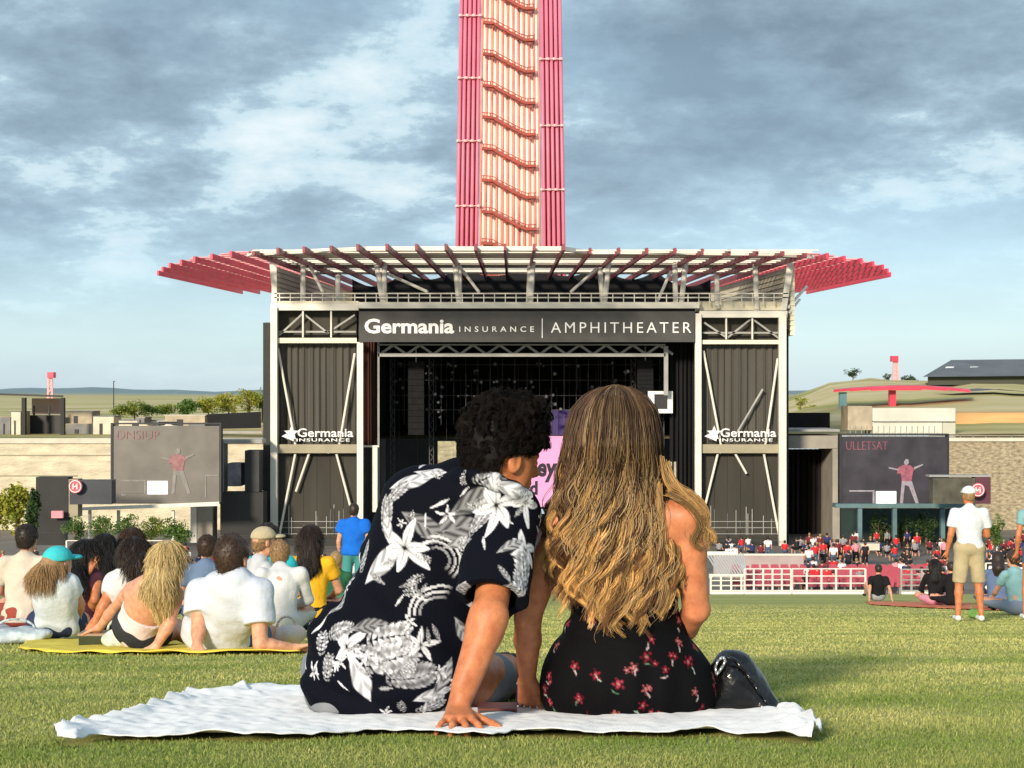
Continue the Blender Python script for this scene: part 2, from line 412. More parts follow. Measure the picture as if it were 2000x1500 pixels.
def plain_material():
    m = bpy.data.materials.new('dry_plain'); m.use_nodes = True
    nt, N, L, b = nodes_of(m); b.inputs['Roughness'].default_value = 0.95; b.inputs['Specular IOR Level'].default_value = 0.1
    tc = N.new('ShaderNodeTexCoord'); mp = N.new('ShaderNodeMapping'); mp.inputs['Scale'].default_value = (0.012, 0.05, 0.3); L.new(tc.outputs['Object'], mp.inputs[0])
    n = N.new('ShaderNodeTexNoise'); n.inputs['Scale'].default_value = 1.0; n.inputs['Detail'].default_value = 6; L.new(mp.outputs[0], n.inputs['Vector'])
    c = N.new('ShaderNodeValToRGB'); e = c.color_ramp.elements; e.new(0.5)
    for q, (p, col) in zip(e, [(0.35, (0.30, 0.29, 0.10)), (0.5, (0.52, 0.44, 0.22)), (0.68, (0.62, 0.52, 0.32))]): q.position = p; q.color = (*col, 1)
    L.new(n.outputs['Fac'], c.inputs[0])
    # far ridge woodland, its colour fading to pale blue as painted haze
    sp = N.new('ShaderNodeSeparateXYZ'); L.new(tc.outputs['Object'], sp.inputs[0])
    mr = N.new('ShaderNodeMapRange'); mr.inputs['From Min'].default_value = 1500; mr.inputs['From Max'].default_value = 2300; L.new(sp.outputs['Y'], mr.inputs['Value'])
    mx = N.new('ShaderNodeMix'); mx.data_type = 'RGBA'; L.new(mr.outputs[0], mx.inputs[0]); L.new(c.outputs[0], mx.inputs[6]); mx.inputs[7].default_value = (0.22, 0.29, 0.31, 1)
    L.new(mx.outputs[2], b.inputs['Base Color']); return m
props(put('hills', np_mesh('hills', V, Q), plain_material()), kind='structure')
M_ROAD = mat('asphalt', (0.13, 0.12, 0.12), 0.9, 0.15, 0.4)
def strip_on_hill(name, pts, w, m, lift=0.35):
    mb = MB(); P = [(p, d, tz(p, d) + lift) for p, d in pts]
    Wd = [Vector(((p - CX) / F * d, d, z)) for p, d, z in P]
    for i in range(len(Wd) - 1):
        a, b = Wd[i], Wd[i + 1]; mb.poly([a - Vector((0, w, 0)), b - Vector((0, w, 0)), b + Vector((0, w, 0.2)), a + Vector((0, w, 0.2))])
    return props(mb.build(name, m), kind='structure')
strip_on_hill('road', [(1840, 262), (1880, 258), (1930, 254), (1980, 250), (2040, 246), (2100, 242)], 6, M_ROAD, 0.6)

# ------------------------------------------------------------------ blanket outline (also keeps grass blades from under it)
BF = [(112,1459),(150,1463),(180,1450),(240,1452),(300,1453),(360,1450),(420,1449),(480,1453),(540,1452),(620,1448),(720,1440),(790,1438),(860,1443),(910,1448),(960,1450),(1010,1442),(1100,1446),(1200,1443),(1300,1447),(1385,1440),(1410,1443),(1460,1447),(1520,1450),(1560,1457),(1585,1460)]
BB = [(104,1452),(140,1436),(165,1425),(220,1412),(262,1402),(300,1388),(345,1372),(365,1362),(395,1362),(440,1356),(500,1350),(600,1346),(700,1352),(800,1362),(860,1372),(940,1382),(1000,1386),(1100,1388),(1200,1390),(1300,1391),(1385,1388),(1440,1384),(1500,1392),(1560,1400),(1608,1440)]
def ground_at(px, py, lift=0.0):
    """photo pixel -> point on the sloping lawn"""
    lo, hi = 2.0, 40.0
    for _ in range(50):
        m = (lo + hi) / 2
        y = HY - F * (gz(m) + lift) / m
        if y > py: lo = m
        else: hi = m
    return Vector(((px - CX) / F * m, m, gz(m) + lift))
def resample(pts, n):
    P = np.array([(p.x, p.y) for p in pts]); s = np.r_[0, np.cumsum(np.linalg.norm(np.diff(P, axis=0), axis=1))]
    t = np.linspace(0, s[-1], n); return np.stack([np.interp(t, s, P[:, 0]), np.interp(t, s, P[:, 1])], 1)
bf = np.array([tuple(ground_at(*p))[:2] for p in BF]); bb = np.array([tuple(ground_at(*p))[:2] for p in BB])
def smooth_idx(P, n):
    t = np.linspace(0, len(P) - 1, n); return np.stack([np.interp(t, np.arange(len(P)), P[:, q]) for q in range(2)], 1)
NU, NV = 520, 90
fu = smooth_idx(bf, NU); bu = smooth_idx(bb, NU)
k5 = np.ones(9) / 9
for A in (fu, bu):
    for q in range(2): A[8:-8, q] = np.convolve(A[:, q], k5, 'same')[8:-8]
POLY = np.concatenate([fu[::8], bu[::-1][::8]])
def inside(P, poly):
    x, y = P[:, 0], P[:, 1]; c = np.zeros(len(P), bool); j = len(poly) - 1
    for i in range(len(poly)):
        xi, yi = poly[i]; xj, yj = poly[j]
        c ^= ((yi > y) != (yj > y)) & (x < (xj - xi) * (y - yi) / (yj - yi + 1e-12) + xi); j = i
    return c
gzv = np.vectorize(gz)
def make_blanket():
    t = np.linspace(0, 1, NV)[None, :, None]
    P = fu[:, None, :] * (1 - t) + bu[:, None, :] * t
    X, Y = P[..., 0], P[..., 1]
    u = np.linspace(0, 1, NU)[:, None]; v = np.linspace(0, 1, NV)[None, :]
    wv = lambda s, sd: waves((X * 1.0, Y * 1.0, 0 * X), s, sd)
    end = np.exp(-(u / 0.10) ** 2) + np.exp(-((1 - u) / 0.11) ** 2)
    back = np.exp(-((1 - v) / 0.16) ** 2) * (0.25 + 0.75 * (u < 0.40)) + 0.35 * np.exp(-(v / 0.05) ** 2)
    Z = 0.012 + 0.006 * (1 + wv(26, 3)) + 0.004 * wv(62, 5) + .0018 * wv(150, 15) + end * (0.022 + 0.020 * wv(45, 8) + 0.012 * wv(95, 9)) * np.minimum(1, 6 * v * (1 - v) + 0.15) + back * (0.012 + 0.014 * wv(50, 4))
    # long shallow folds radiating from where the two people sit
    ang = np.arctan2(Y - 4.3, X + 0.25); rr = np.hypot(Y - 4.3, X + 0.25)
    Z += 0.006 * np.maximum(0, np.sin(ang * 17 + 5 * wv(5, 33) + 2 * wv(16, 35))) ** 2 * np.clip(rr - 0.2, 0, 1)
    Z = np.maximum(Z, 0.006) + gzv(Y)
    top = np.stack([X, Y, Z], 2); bot = np.stack([X, Y, Z - 0.003], 2)
    V = np.concatenate([top.reshape(-1, 3), bot.reshape(-1, 3)]); n = NU * NV
    I = np.arange(n).reshape(NU, NV)
    a = np.stack([I[:-1, :-1], I[1:, :-1], I[1:, 1:], I[:-1, 1:]], -1).reshape(-1, 4)
    Q = [a, a[:, ::-1] + n]
    for e in (I[:, 0], I[::-1, -1], I[0, ::-1], I[-1, :]):
        Q.append(np.stack([e[:-1], e[:-1] + n, e[1:] + n, e[1:]], 1))
    me = np_mesh('picnic_blanket', V, np.concatenate(Q))
    o = put('picnic_blanket', me, mat('white_towelling', (0.77, 0.78, 0.80), 0.95, 0.05, 14, 0.5, 260, sheen=0.3))
    props(o, 'crumpled white cotton blanket under the seated couple on the grass', 'blanket')
make_blanket()

# ------------------------------------------------------------------ grass blades
def make_grass():
    n = 300000
    d = 2.85 * (34.0 / 2.85) ** (RNG.random(n) ** 1.35)
    x = (RNG.random(n) - 0.5) * 2 * 0.37 * d
    P = np.stack([x, d], 1); shr = POLY.mean(0) + (POLY - POLY.mean(0)) * np.array([0.995, 0.96])
    keep = ~inside(P, shr); P = P[keep]; n = len(P); x = P[:, 0]; d = P[:, 1]
    s = np.clip(d / 4.0, 0.8, 7)
    clump = waves((x * 1.0, d * 1.0, 0 * x), 14, 2)
    h = (0.006 + 0.008 * RNG.random(n)) * (1 + 0.35 * clump) * s ** 0.22 * np.clip((38 - d) / 20, .15, 1)
    w = 0.0019 * s * (0.7 + 0.6 * RNG.random(n))
    a = RNG.random(n) * 6.283; lean = (RNG.random(n) * 0.9) * h; la = RNG.random(n) * 6.283
    z = gzv(d) - 0.002
    dx, dy = np.cos(a) * w, np.sin(a) * w; lx, ly = np.cos(la) * lean, np.sin(la) * lean
    v0 = np.stack([x - dx, d - dy, z], 1); v1 = np.stack([x + dx, d + dy, z], 1)
    v2 = np.stack([x + dx * .7 + lx * .4, d + dy * .7 + ly * .4, z + h * .6], 1); v3 = np.stack([x - dx * .7 + lx * .4, d - dy * .7 + ly * .4, z + h * .6], 1)
    v4 = np.stack([x + lx, d + ly, z + h], 1)
    V = np.stack([v0, v1, v2, v3, v4], 1).reshape(-1, 3); b = np.arange(n)[:, None] * 5
    T = np.concatenate([b + np.array([[0, 1, 2]]), b + np.array([[0, 2, 3]]), b + np.array([[3, 2, 4]])])
    me = np_mesh('grass', V, T)
    pt = waves((x * 0.30, d * 1.3, 0 * x), 3.4, 12) * 0.42 + 0.25 * waves((x, d, 0 * x), 9.0, 13) + RNG.normal(0, .16, n) + 0.24 + 0.30 * np.clip((d - 4) / 5, 0, 1)
    t = np.clip(pt, 0, 1)[:, None]
    c = np.array([0.17, 0.25, 0.045]) * (1 - t) + np.array([0.62, 0.56, 0.22]) * t
    c = c * (0.8 + 0.5 * RNG.random(n)[:, None])
    set_col(me, np.repeat(c, 5, 0))
    m = attr_mat('grass_blades', 'col', 0.75, spec=0.25)
    nt, N, L, b_ = nodes_of(m)
    tr = N.new('ShaderNodeBsdfTranslucent'); L.new(N['Attribute'].outputs['Color'], tr.inputs['Color'])
    mx = N.new('ShaderNodeMixShader'); mx.inputs[0].default_value = 0.3; L.new(b_.outputs[0], mx.inputs[1]); L.new(tr.outputs[0], mx.inputs[2]); L.new(mx.outputs[0], N['Material Output'].inputs[0])
    props(put('grass', me, m), 'short mown lawn grass with dry yellow patches on the slope', 'grass', kind='stuff')
make_grass()
# ------------------------------------------------------------------ the stage building
M_WHITE = mat('white_steel', (0.74, 0.71, 0.62), 0.5, 0.08, 0.5)
M_CREAM = mat('cream_siding', (0.80, 0.74, 0.56), 0.7, 0.10, 0.3, stretch=(1, 1, 6))
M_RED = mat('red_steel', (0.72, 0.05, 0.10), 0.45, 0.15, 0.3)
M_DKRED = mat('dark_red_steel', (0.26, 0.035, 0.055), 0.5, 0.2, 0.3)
M_PINKDECK = mat('roof_deck_pink', (0.80, 0.62, 0.62), 0.6, 0.12, 0.6, stretch=(0.1, 3, 1))
M_REDDECK = mat('roof_deck_red', (0.75, 0.30, 0.33), 0.6, 0.2, 0.5, stretch=(0.1, 3, 1))
M_SIGN = mat('charcoal_sign', (0.060, 0.058, 0.055), 0.7, 0.15, 0.8)
M_SCRIM = mat('grey_scrim', (0.050, 0.046, 0.036), 0.9, 0.25, 0.35, stretch=(1, 1, 0.3))
M_CURT = mat('taupe_curtain', (0.080, 0.074, 0.062), 0.9, 0.2, 0.4, stretch=(2, 2, 0.1))
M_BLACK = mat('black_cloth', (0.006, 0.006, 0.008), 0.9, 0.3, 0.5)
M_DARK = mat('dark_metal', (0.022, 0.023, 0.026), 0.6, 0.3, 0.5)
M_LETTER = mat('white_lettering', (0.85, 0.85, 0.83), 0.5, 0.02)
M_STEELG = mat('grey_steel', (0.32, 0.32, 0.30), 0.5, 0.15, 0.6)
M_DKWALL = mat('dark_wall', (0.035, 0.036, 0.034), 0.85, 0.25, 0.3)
D = 125.0
stage = thing('stage_building', (1.4, D, -12.6), 'large open-air concert stage with white steel frame, dark curtains and flared red roof', 'stage')
def sb(name, m, fn, par=None, smooth=False):
    mb = MB(); fn(mb); return mb.build(name, m, par or stage, smooth=smooth)
for x0, x1, y0, y1 in ((528, 541, 600, 1066), (697, 709, 668, 1060), (1358, 1370, 612, 1062), (1522, 1536, 612, 1066)):
    sb('post', M_WHITE, lambda b: b.pbox(x0, y0, x1, y1, D - 0.3, 0.6))
for q in ((529, 592, 700, 606, D, 0.8), (700.5, 590, 1366, 602, D - .2, 1.0), (1366.5, 607, 1538, 620, D, 0.8)): sb('header_beam', M_WHITE, lambda b: b.pbox(*q))
for x, y, x2, y2 in ((545, 655, 592, 612), (592, 612, 640, 650), (640, 650, 693, 615), (545, 648, 695, 648), (1375, 630, 1420, 660), (1420, 660, 1468, 622), (1468, 622, 1520, 660), (1372, 650, 1522, 650)): sb('truss_member', M_STEELG, lambda b: b.bar(W(x, y, D + .6), W(x2, y2, D + .6), 0.15))
for x in (590, 645, 1417, 1468): sb('truss_member', M_WHITE, lambda b: b.pbox(x, 606.5 if x < 1000 else 620.5, x + 3, 659 if x < 1000 else 663, D + .2, .25))
sb('cross_beam', M_CREAM, lambda b: b.pbox(541.5, 660, 696.5, 670, D + .1, .4)); sb('cross_beam', M_CREAM, lambda b: b.pbox(1370.5, 664, 1521.5, 672, D + .1, .4))
M_TAN = mat('tan_beam', (0.36, 0.32, 0.22), 0.8, 0.15, 0.6)
sb('cross_beam', M_TAN, lambda b: b.pbox(541.5, 868, 696.5, 885, D + .1, .6)); sb('cross_beam', M_TAN, lambda b: b.pbox(1370.5, 868, 1521.5, 885, D + .1, .6))
# folded upper curtains and scrims below them
def curtain(name, x0, x1, y0, y1, d, m, n=10, amp=.28, seed=1, par=None):
    a = W(x0, y1, d); b = W(x1, y0, d); nu = 140; nv = 14; r = np.random.default_rng(seed)
    u = np.linspace(0, 1, nu)[:, None]; v = np.linspace(0, 1, nv)[None, :]
    ph = np.cumsum(0.5 + r.random(nu)); ph = (ph / ph[-1] * n * 6.283)[:, None]
    X = a.x + (b.x - a.x) * u + 0 * v; Z = a.z + (b.z - a.z) * v + 0 * u
    Y = d + amp * (np.sin(ph) + 0.4 * np.sin(2.3 * ph + 1)) * (1 - .25 * v) + 0.05 * np.sin(6 * v)
    P = np.stack([X, Y, Z], -1).reshape(-1, 3); n_ = nu * nv; P2 = P.copy(); P2[:, 1] += 0.05
    I = np.arange(n_).reshape(nu, nv); q = np.stack([I[:-1, :-1], I[1:, :-1], I[1:, 1:], I[:-1, 1:]], -1).reshape(-1, 4)
    par = par or stage
    return put(name, np_mesh(name, np.concatenate([P, P2]) - np.array(ORG[par.name]), np.concatenate([q, q[:, ::-1] + n_])), m, par)
curtain('curtain', 541, 697, 671, 868, D + 1.2, M_CURT, 11, .13, 1); curtain('curtain', 1371, 1522, 673, 868, D + 1.2, M_CURT, 10, .13, 2)
for x0, x1 in ((541.5, 696.5), (1370.5, 1521.5)):
    def scr(b):
        for i in range(6):
            xa = x0 + (x1 - x0) * i / 6; b.pbox(xa + .3, 886, xa + (x1 - x0) / 6 - .3, 1052, D + 1.0 + .04 * (i % 2), .1)
    sb('scrim_panel', M_SCRIM, scr)
    sb('scrim_panel', M_SCRIM, lambda b: b.pbox(x0, 606 if x0 < 1000 else 621, x1, 671, D + 1.5, .1))
# steel rails and uprights just in front of the scrim, for stairs behind it
def junk(b, x0, s):
    r = random.Random(s)
    for i in range(3): b.pbox(x0, 1018 + 12 * i, x0 + 150, 1019.3 + 12 * i, D + .95, .04)
    for i in range(7):
        x = x0 + r.uniform(8, 140); b.pbox(x, r.uniform(985, 1015), x + 1.5, 1045, D + .93, .04)
sb('stair_rail', M_STEELG, lambda b: junk(b, 543, 1)); sb('stair_rail', M_STEELG, lambda b: junk(b, 1372, 2))
BR = [(543,680,577,868),(693,690,663,868),(577,886,543,1058),(657,886,690,1010),(1374,685,1408,868),(1519,700,1495,868),(1402,886,1372,1010),(1492,886,1524,1058),(610,868,578,960),(1440,845,1490,760),(1436,886,1458,925)]
for a in BR: sb('brace', M_WHITE if a[1] != 845 else M_STEELG, lambda b: b.tube(W(a[0], a[1], D + .5), W(a[2], a[3], D + .5), .10, .10))
# sign band
sign = sb('sign_panel', M_SIGN, lambda b: b.pbox(701, 608, 1357, 668, D - .5, .45))
def txt(*a, par=sign, m=M_LETTER, **k):
    ORG[par.name] = ORG[stage.name]; return text_mesh(*a, m, par, **k)
txt('lettering', 'Germania', 712, 887, 650, 28, D - .53, bold=.028, depth=.02)
txt('lettering', 'INSURANCE', 897, 1043, 648, 11, D - .53, bold=.004, space=1.7, depth=.02)
txt('lettering', 'AMPHITHEATER', 1076, 1350, 650, 22, D - .53, bold=-.004, space=1.35, depth=.02)
sb('divider', M_LETTER, lambda b: b.pbox(1058.2, 622, 1059.8, 660, D - .56, .05), sign)
for x0 in (551, 1377):
    g = sb('logo', M_LETTER, lambda b: None); 
    st = MB()
    c = W(x0 + 18, 846, D - .1); r0 = 0.62
    pts = []
    for k in range(10):
        a_ = math.pi / 2 + k * math.pi / 5; rr = r0 if k % 2 == 0 else r0 * .42
        pts.append(c + Vector((math.cos(a_) * rr, 0, math.sin(a_) * rr)))
    st.poly(pts[::-1]); st.poly([p + Vector((0, .06, 0)) for p in pts])
    tail = [W(x0 - 1, 852, D - .1), W(x0 + 10, 846, D - .1), W(x0 + 24, 852, D - .1), W(x0 + 22, 862, D - .1), W(x0 + 14, 858, D - .1)]
    st.poly([p + Vector((0, -.01, 0)) for p in tail][::-1])
    bpy.data.objects.remove(g)
    st.build('logo', M_LETTER, stage)
    txt('banner_lettering', 'Germania', x0 + 30, x0 + 139, 853, 17, D - .1, par=stage, bold=.012)
    txt('banner_lettering', 'INSURANCE', x0 + 28, x0 + 132, 862, 6, D - .1, par=stage, bold=.012, space=1.15)
# catwalk above the sign
def cat_(b):
    for y in (572, 580): b.pbox(536, y, 1540, y + 2.2, D + .2, .12)
    x = 545
    while x < 1535: b.pbox(x, 572, x + 1.8, 594, D + .25, .1); x += 21
sb('catwalk_rail', M_WHITE, cat_)
sb('catwalk_floor', M_CREAM, lambda b: b.pbox(536, 588, 700, 591.5, D + .3, 3)); sb('catwalk_floor', M_CREAM, lambda b: b.pbox(1366, 588, 1536, 606, D + 1, 3))
# side walls receding under the roof, grooved siding
RZ = lambda d: 10.2 + .03 * (d - 107.5)
def sidewall(b, x, s):
    n = 14
    for i in range(n):
        za = lambda d, k: 4.6 + (RZ(d) - .5 - 4.6) * k / n
        y0, y1 = D + .8, 200
        b.hexa([(x, y0, za(y0, i) + .03), (x + s * .4, y0, za(y0, i) + .03), (x + s * .4, y1, za(y1, i) + .03), (x, y1, za(y1, i) + .03), (x + s * .08, y0, za(y0, i + 1)), (x + s * .4, y0, za(y0, i + 1)), (x + s * .4, y1, za(y1, i + 1)), (x + s * .08, y1, za(y1, i + 1))])
wl = W(537, 600, D).x; wr = W(1546, 600, D).x
sb('side_wall', M_CREAM, lambda b: sidewall(b, wl, -1)); sb('side_wall', M_CREAM, lambda b: sidewall(b, wr, 1))
sb('corner_column', M_WHITE, lambda b: b.hexa([W(526,512,D+.2),W(540,512,D+.2),W(540,512,D+1),W(526,512,D+1),W(534,600,D+.2),W(541,600,D+.2),W(541,600,D+1),W(534,600,D+1)]))
sb('corner_column', M_WHITE, lambda b: b.hexa([W(1539,505,D+.2),W(1552,505,D+.2),W(1552,505,D+1),W(1539,505,D+1),W(1525,606,D+.2),W(1536,606,D+.2),W(1536,606,D+1),W(1525,606,D+1)]))
sb('corner_brace', M_WHITE, lambda b: (b.tube(W(1540, 600, D + .5), W(1575, 560, D + 6), .12), b.tube(W(1542, 610, D + .5), W(1562, 585, D + 3), .1)))
# dark rooms of the stage house
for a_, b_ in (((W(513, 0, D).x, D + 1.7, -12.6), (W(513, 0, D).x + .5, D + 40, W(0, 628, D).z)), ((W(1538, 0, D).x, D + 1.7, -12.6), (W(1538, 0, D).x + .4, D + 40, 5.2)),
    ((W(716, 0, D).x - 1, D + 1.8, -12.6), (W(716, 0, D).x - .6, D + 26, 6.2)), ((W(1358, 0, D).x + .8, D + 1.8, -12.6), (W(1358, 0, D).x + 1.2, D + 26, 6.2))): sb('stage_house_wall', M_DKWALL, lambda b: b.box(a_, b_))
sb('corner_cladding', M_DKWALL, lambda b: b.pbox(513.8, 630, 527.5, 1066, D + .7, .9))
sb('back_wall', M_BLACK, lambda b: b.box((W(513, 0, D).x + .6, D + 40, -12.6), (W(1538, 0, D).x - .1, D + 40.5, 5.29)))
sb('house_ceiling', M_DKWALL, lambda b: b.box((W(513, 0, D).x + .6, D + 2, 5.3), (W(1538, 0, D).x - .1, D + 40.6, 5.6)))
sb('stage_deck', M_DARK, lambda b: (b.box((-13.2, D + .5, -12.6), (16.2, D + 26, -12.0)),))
sb('stage_apron', M_DKWALL, lambda b: (b.pbox(541.5, 1052, 1521, 1082, D + .2, .4), b.pbox(1386, 1045, 1520, 1046.5, D - 2.5, .15)))
M_BROWN = mat('brown_curtain', (0.06, 0.022, 0.012), 0.9, 0.3, 0.5, stretch=(2, 2, .1))
curtain('side_curtain', 709, 733, 668, 872, D + 2.4, M_BROWN, 4, .15, 7)
curtain('side_curtain', 1308, 1357, 668, 1050, D + 4, M_BLACK, 6, .25, 8)
sb('wing_frame', M_WHITE, lambda b: (b.pbox(727, 874, 737, 1000, D + 1.2, .4), b.pbox(709.5, 870, 740, 873.5, D + 1.2, .4)))
# front truss of the stage house
def truss(b):
    b.pbox(738, 690, 1300, 696.5, D + 2, .3); b.pbox(738, 672, 1300, 674.5, D + 2, .3)
    x = 742; up = True
    while x < 1290:
        b.bar(W(x, 692 if up else 674, D + 2.6), W(x + 26, 674 if up else 692, D + 2.6), .2); x += 26; up = not up
    b.pbox(737, 668, 741, 1000, D + 2, .2); b.pbox(1297, 676, 1305, 772, D + 2, .35)
sb('front_truss', M_STEELG, truss)
# --- roof: parallel fins under a flared elliptical deck
TL = [986, 928, 868, 810, 754, 698, 646, 593, 542, 495, 450, 413, 379, 353, 331, 317, 308]
TR = [1043, 1098, 1153, 1209, 1264, 1319, 1372, 1425, 1479, 1530, 1574, 1617, 1650, 1683, 1706, 1725, 1734, 1739]
fins = []
for i, p in enumerate(TL):
    x = -.5 - 2.07 * i; d = 107.5 if i < 1 else max(107.5, F * x / (p - CX)); fins.append((x, d if i > 1 else 107.5))
for i, p in enumerate(TR):
    x = -.5 + 2.07 * (i + 1); fins.append((x, max(107.5, F * x / (p - CX)) if i > 1 else 107.5))
fins.sort()
FB = lambda x: 200 - 8 * abs(x - 1.5) / 33
for x, d in fins:
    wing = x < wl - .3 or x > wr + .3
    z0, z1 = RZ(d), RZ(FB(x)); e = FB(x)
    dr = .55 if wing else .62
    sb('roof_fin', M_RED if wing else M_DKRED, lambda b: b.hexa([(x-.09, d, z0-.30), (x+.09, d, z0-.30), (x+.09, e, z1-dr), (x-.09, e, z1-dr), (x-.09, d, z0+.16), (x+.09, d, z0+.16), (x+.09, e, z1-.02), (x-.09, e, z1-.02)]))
fx = np.array([f[0] for f in fins]); fd = np.array([f[1] for f in fins])
def deck(x0, x1, name, m, inset, slat, yend=196, sw=1.15, sp=1.9):
    mb = MB(); n = 60
    xs_ = np.linspace(x0, x1, n)
    for i in range(n - 1):
        xa, xb = xs_[i], xs_[i+1]; da = np.interp(xa, fx, fd) + inset; db = np.interp(xb, fx, fd) + inset
        ea, eb = FB(xa), FB(xb)
        if da > ea - 2: continue
        if not slat:
            mb.hexa([(xa, da, RZ(da)+.12), (xb, db, RZ(db)+.12), (xb, eb, RZ(eb)+.02), (xa, ea, RZ(ea)+.02), (xa, da, RZ(da)+.3), (xb, db, RZ(db)+.3), (xb, eb, RZ(eb)+.3), (xa, ea, RZ(ea)+.3)])
    if slat:   # open slats between the wing fins
        y = 109.2 if yend < 190 else 112.0
        while y < yend:
            seg = [q for q in xs_ if np.interp(q, fx, fd) + inset < y]
            if len(seg) > 1: mb.box((seg[0], y, RZ(y) + .10), (seg[-1], y + sw, RZ(y) + .2))
            y += sp
    if slat:
        xm = x1 - .6 if x1 < 0 else x0 + .6; ys = float(np.interp(xm, fx, fd)) + inset + .5; mb.hexa([(xm, ys, RZ(ys) + .12), (xm + .1, ys, RZ(ys) + .12), (xm + .1, yend, RZ(yend) + .12), (xm, yend, RZ(yend) + .12), (xm, ys, RZ(ys) + .18), (xm + .1, ys, RZ(ys) + .18), (xm + .1, yend, RZ(yend) + .18), (xm, yend, RZ(yend) + .18)])
    return mb.build(name, m, stage)
deck(wl + .1, wr - .1, 'roof_deck', M_PINKDECK, 4.0, True, 151, 1.0, 2.0)
deck(-33, wl - .1, 'wing_deck', M_REDDECK, 1.2, True, 196, .6, 2.4); deck(wr + .1, 36, 'wing_deck', M_REDDECK, 1.2, True, 196, .6, 2.4)
def purl(b):
    y = 113
    while y < 150: b.box((wl + .2, y, RZ(y) - .02), (wr - .2, y + .18, RZ(y) + .09)); y += 2.3
sb('roof_purlin', M_WHITE, purl)
def rim(b):
    xs_ = np.linspace(wl - 1, wr + 1, 60)
    for xa, xb in zip(xs_[:-1], xs_[1:]):
        da = np.interp(xa, fx, fd) + 3.6; db = np.interp(xb, fx, fd) + 3.6
        b.bar((xa, da, RZ(da) + .04), (xb, db, RZ(db) + .04), .34, .30)
sb('rim_beam', M_WHITE, rim)
STR = [(592,508,592,592),(735,512,748,596),(751,515,750,596),(888,505,897,598),(897,520,897,598),(1035,520,1032,598),(1041,512,1036,598),(1172,525,1178,598),(1190,505,1180,598),(1318,515,1320,598),(1340,505,1330,598),(1475,518,1478,606),(605,520,630,570),(757,535,835,570),(905,530,935,570),(1165,525,1115,570),(1310,530,1280,598),(1400,540,1401,600),(660,540,660,592)]
for a in STR: sb('roof_strut', M_WHITE, lambda b: b.tube(W(a[0], a[1], D + 3), W(a[2], a[3], D + .5), .22 if abs(a[0] - a[2]) < 14 else .13, None))
def swag(b):
    peaks = [688, 790, 895, 1035, 1175, 1280, 1388]; dd_ = 152.0
    pk = [545, 528, 519, 515, 519, 528, 545]
    for i in range(len(peaks) - 1):
        n = 14
        for k in range(n):
            t0, t1 = k / n, (k + 1) / n
            f = lambda t: pk[i] * (1 - t) + pk[i+1] * t + 22 * 4 * t * (1 - t)
            xa = peaks[i] + (peaks[i+1] - peaks[i]) * t0; xb = peaks[i] + (peaks[i+1] - peaks[i]) * t1
            b.hexa([W(xa, 640, dd_), W(xb, 640, dd_), W(xb, 640, dd_ + .2), W(xa, 640, dd_ + .2), W(xa, f(t0), dd_), W(xb, f(t1), dd_), W(xb, f(t1), dd_ + .2), W(xa, f(t0), dd_ + .2)])
sb('swag_drape', M_BLACK, swag)
# equipment hanging and standing in the stage house, each a thing
def linearray(x0, x1, y0, y1, lab):
    t = thing('line_array', W((x0 + x1) / 2, y0, D + 5), lab, 'speaker', 'hanging speaker columns in the stage house')
    mb = MB(); mb.tube(W((x0 + x1) / 2, y0 - 26, D + 5), W((x0 + x1) / 2, y0 + 2, D + 5), .06); mb.build('hanger', M_STEELG, t)
    n = 12; h = (y1 - y0) / n; cab = mat('speaker_grey', (0.012, 0.012, 0.013), 0.8, 0.2, 2, spec=.15)
    mb = MB()
    for i in range(n):
        a = W(x0, y0 + h * (i + 1) - .6, D + 5 + .003 * i * i); b = W(x1, y0 + h * i, D + 5 + .003 * i * i)
        mb.box((a.x, a.y, a.z), (b.x, a.y + .8, b.z))
    mb.build('cabinet', cab, t)
linearray(797, 828, 705, 850, 'dark speaker column hanging on the left side of the dark stage house')
linearray(1245, 1276, 702, 800, 'dark speaker column hanging on the right side above the white framed monitor')
# rows of small lamps on the back truss
lampm = mat('lamp_lens', (0.16, 0.16, 0.18), 0.15, 0.3, 3); r_ = random.Random(4)
lt = thing('lighting_truss', W(1010, 700, D + 12), 'dark lighting grid of crossed bars hanging behind the stage front', 'lighting rig')
mb = MB()
for y in (712, 742, 772, 800): mb.pbox(760, y, 1290, y + 1.0, D + 12, .15)
for x in range(765, 1290, 24): mb.pbox(x, 700, x + 1.0, 830, D + 12.2, .1)
mb.build('grid', mat('rigging_grey', (.07, .07, .075), .6, .3, 2), lt)
mb = MB()
for k in range(46): x = 752 + 12 * k + r_.uniform(-4, 4); y = r_.uniform(700, 760); mb.pbox(x, y, x + .5, y + r_.uniform(40, 200), D + 13 + .02 * k, .05)
mb.build('cable', MATS['rigging_grey'], lt)
for x in (762, 838, 1232, 1288):
    mb = MB()
    for s_ in (0, 8): mb.pbox(x + s_, 700, x + s_ + 1.4, 1045, D + 9, .1)
    yy = 704; up_ = True
    while yy < 1035: mb.bar(W(x + (1 if up_ else 8), yy, D + 9.15), W(x + (8 if up_ else 1), yy + 9, D + 9.15), .06); yy += 9; up_ = not up_
    mb.build('truss_tower', MATS['rigging_grey'], lt)
proto = None
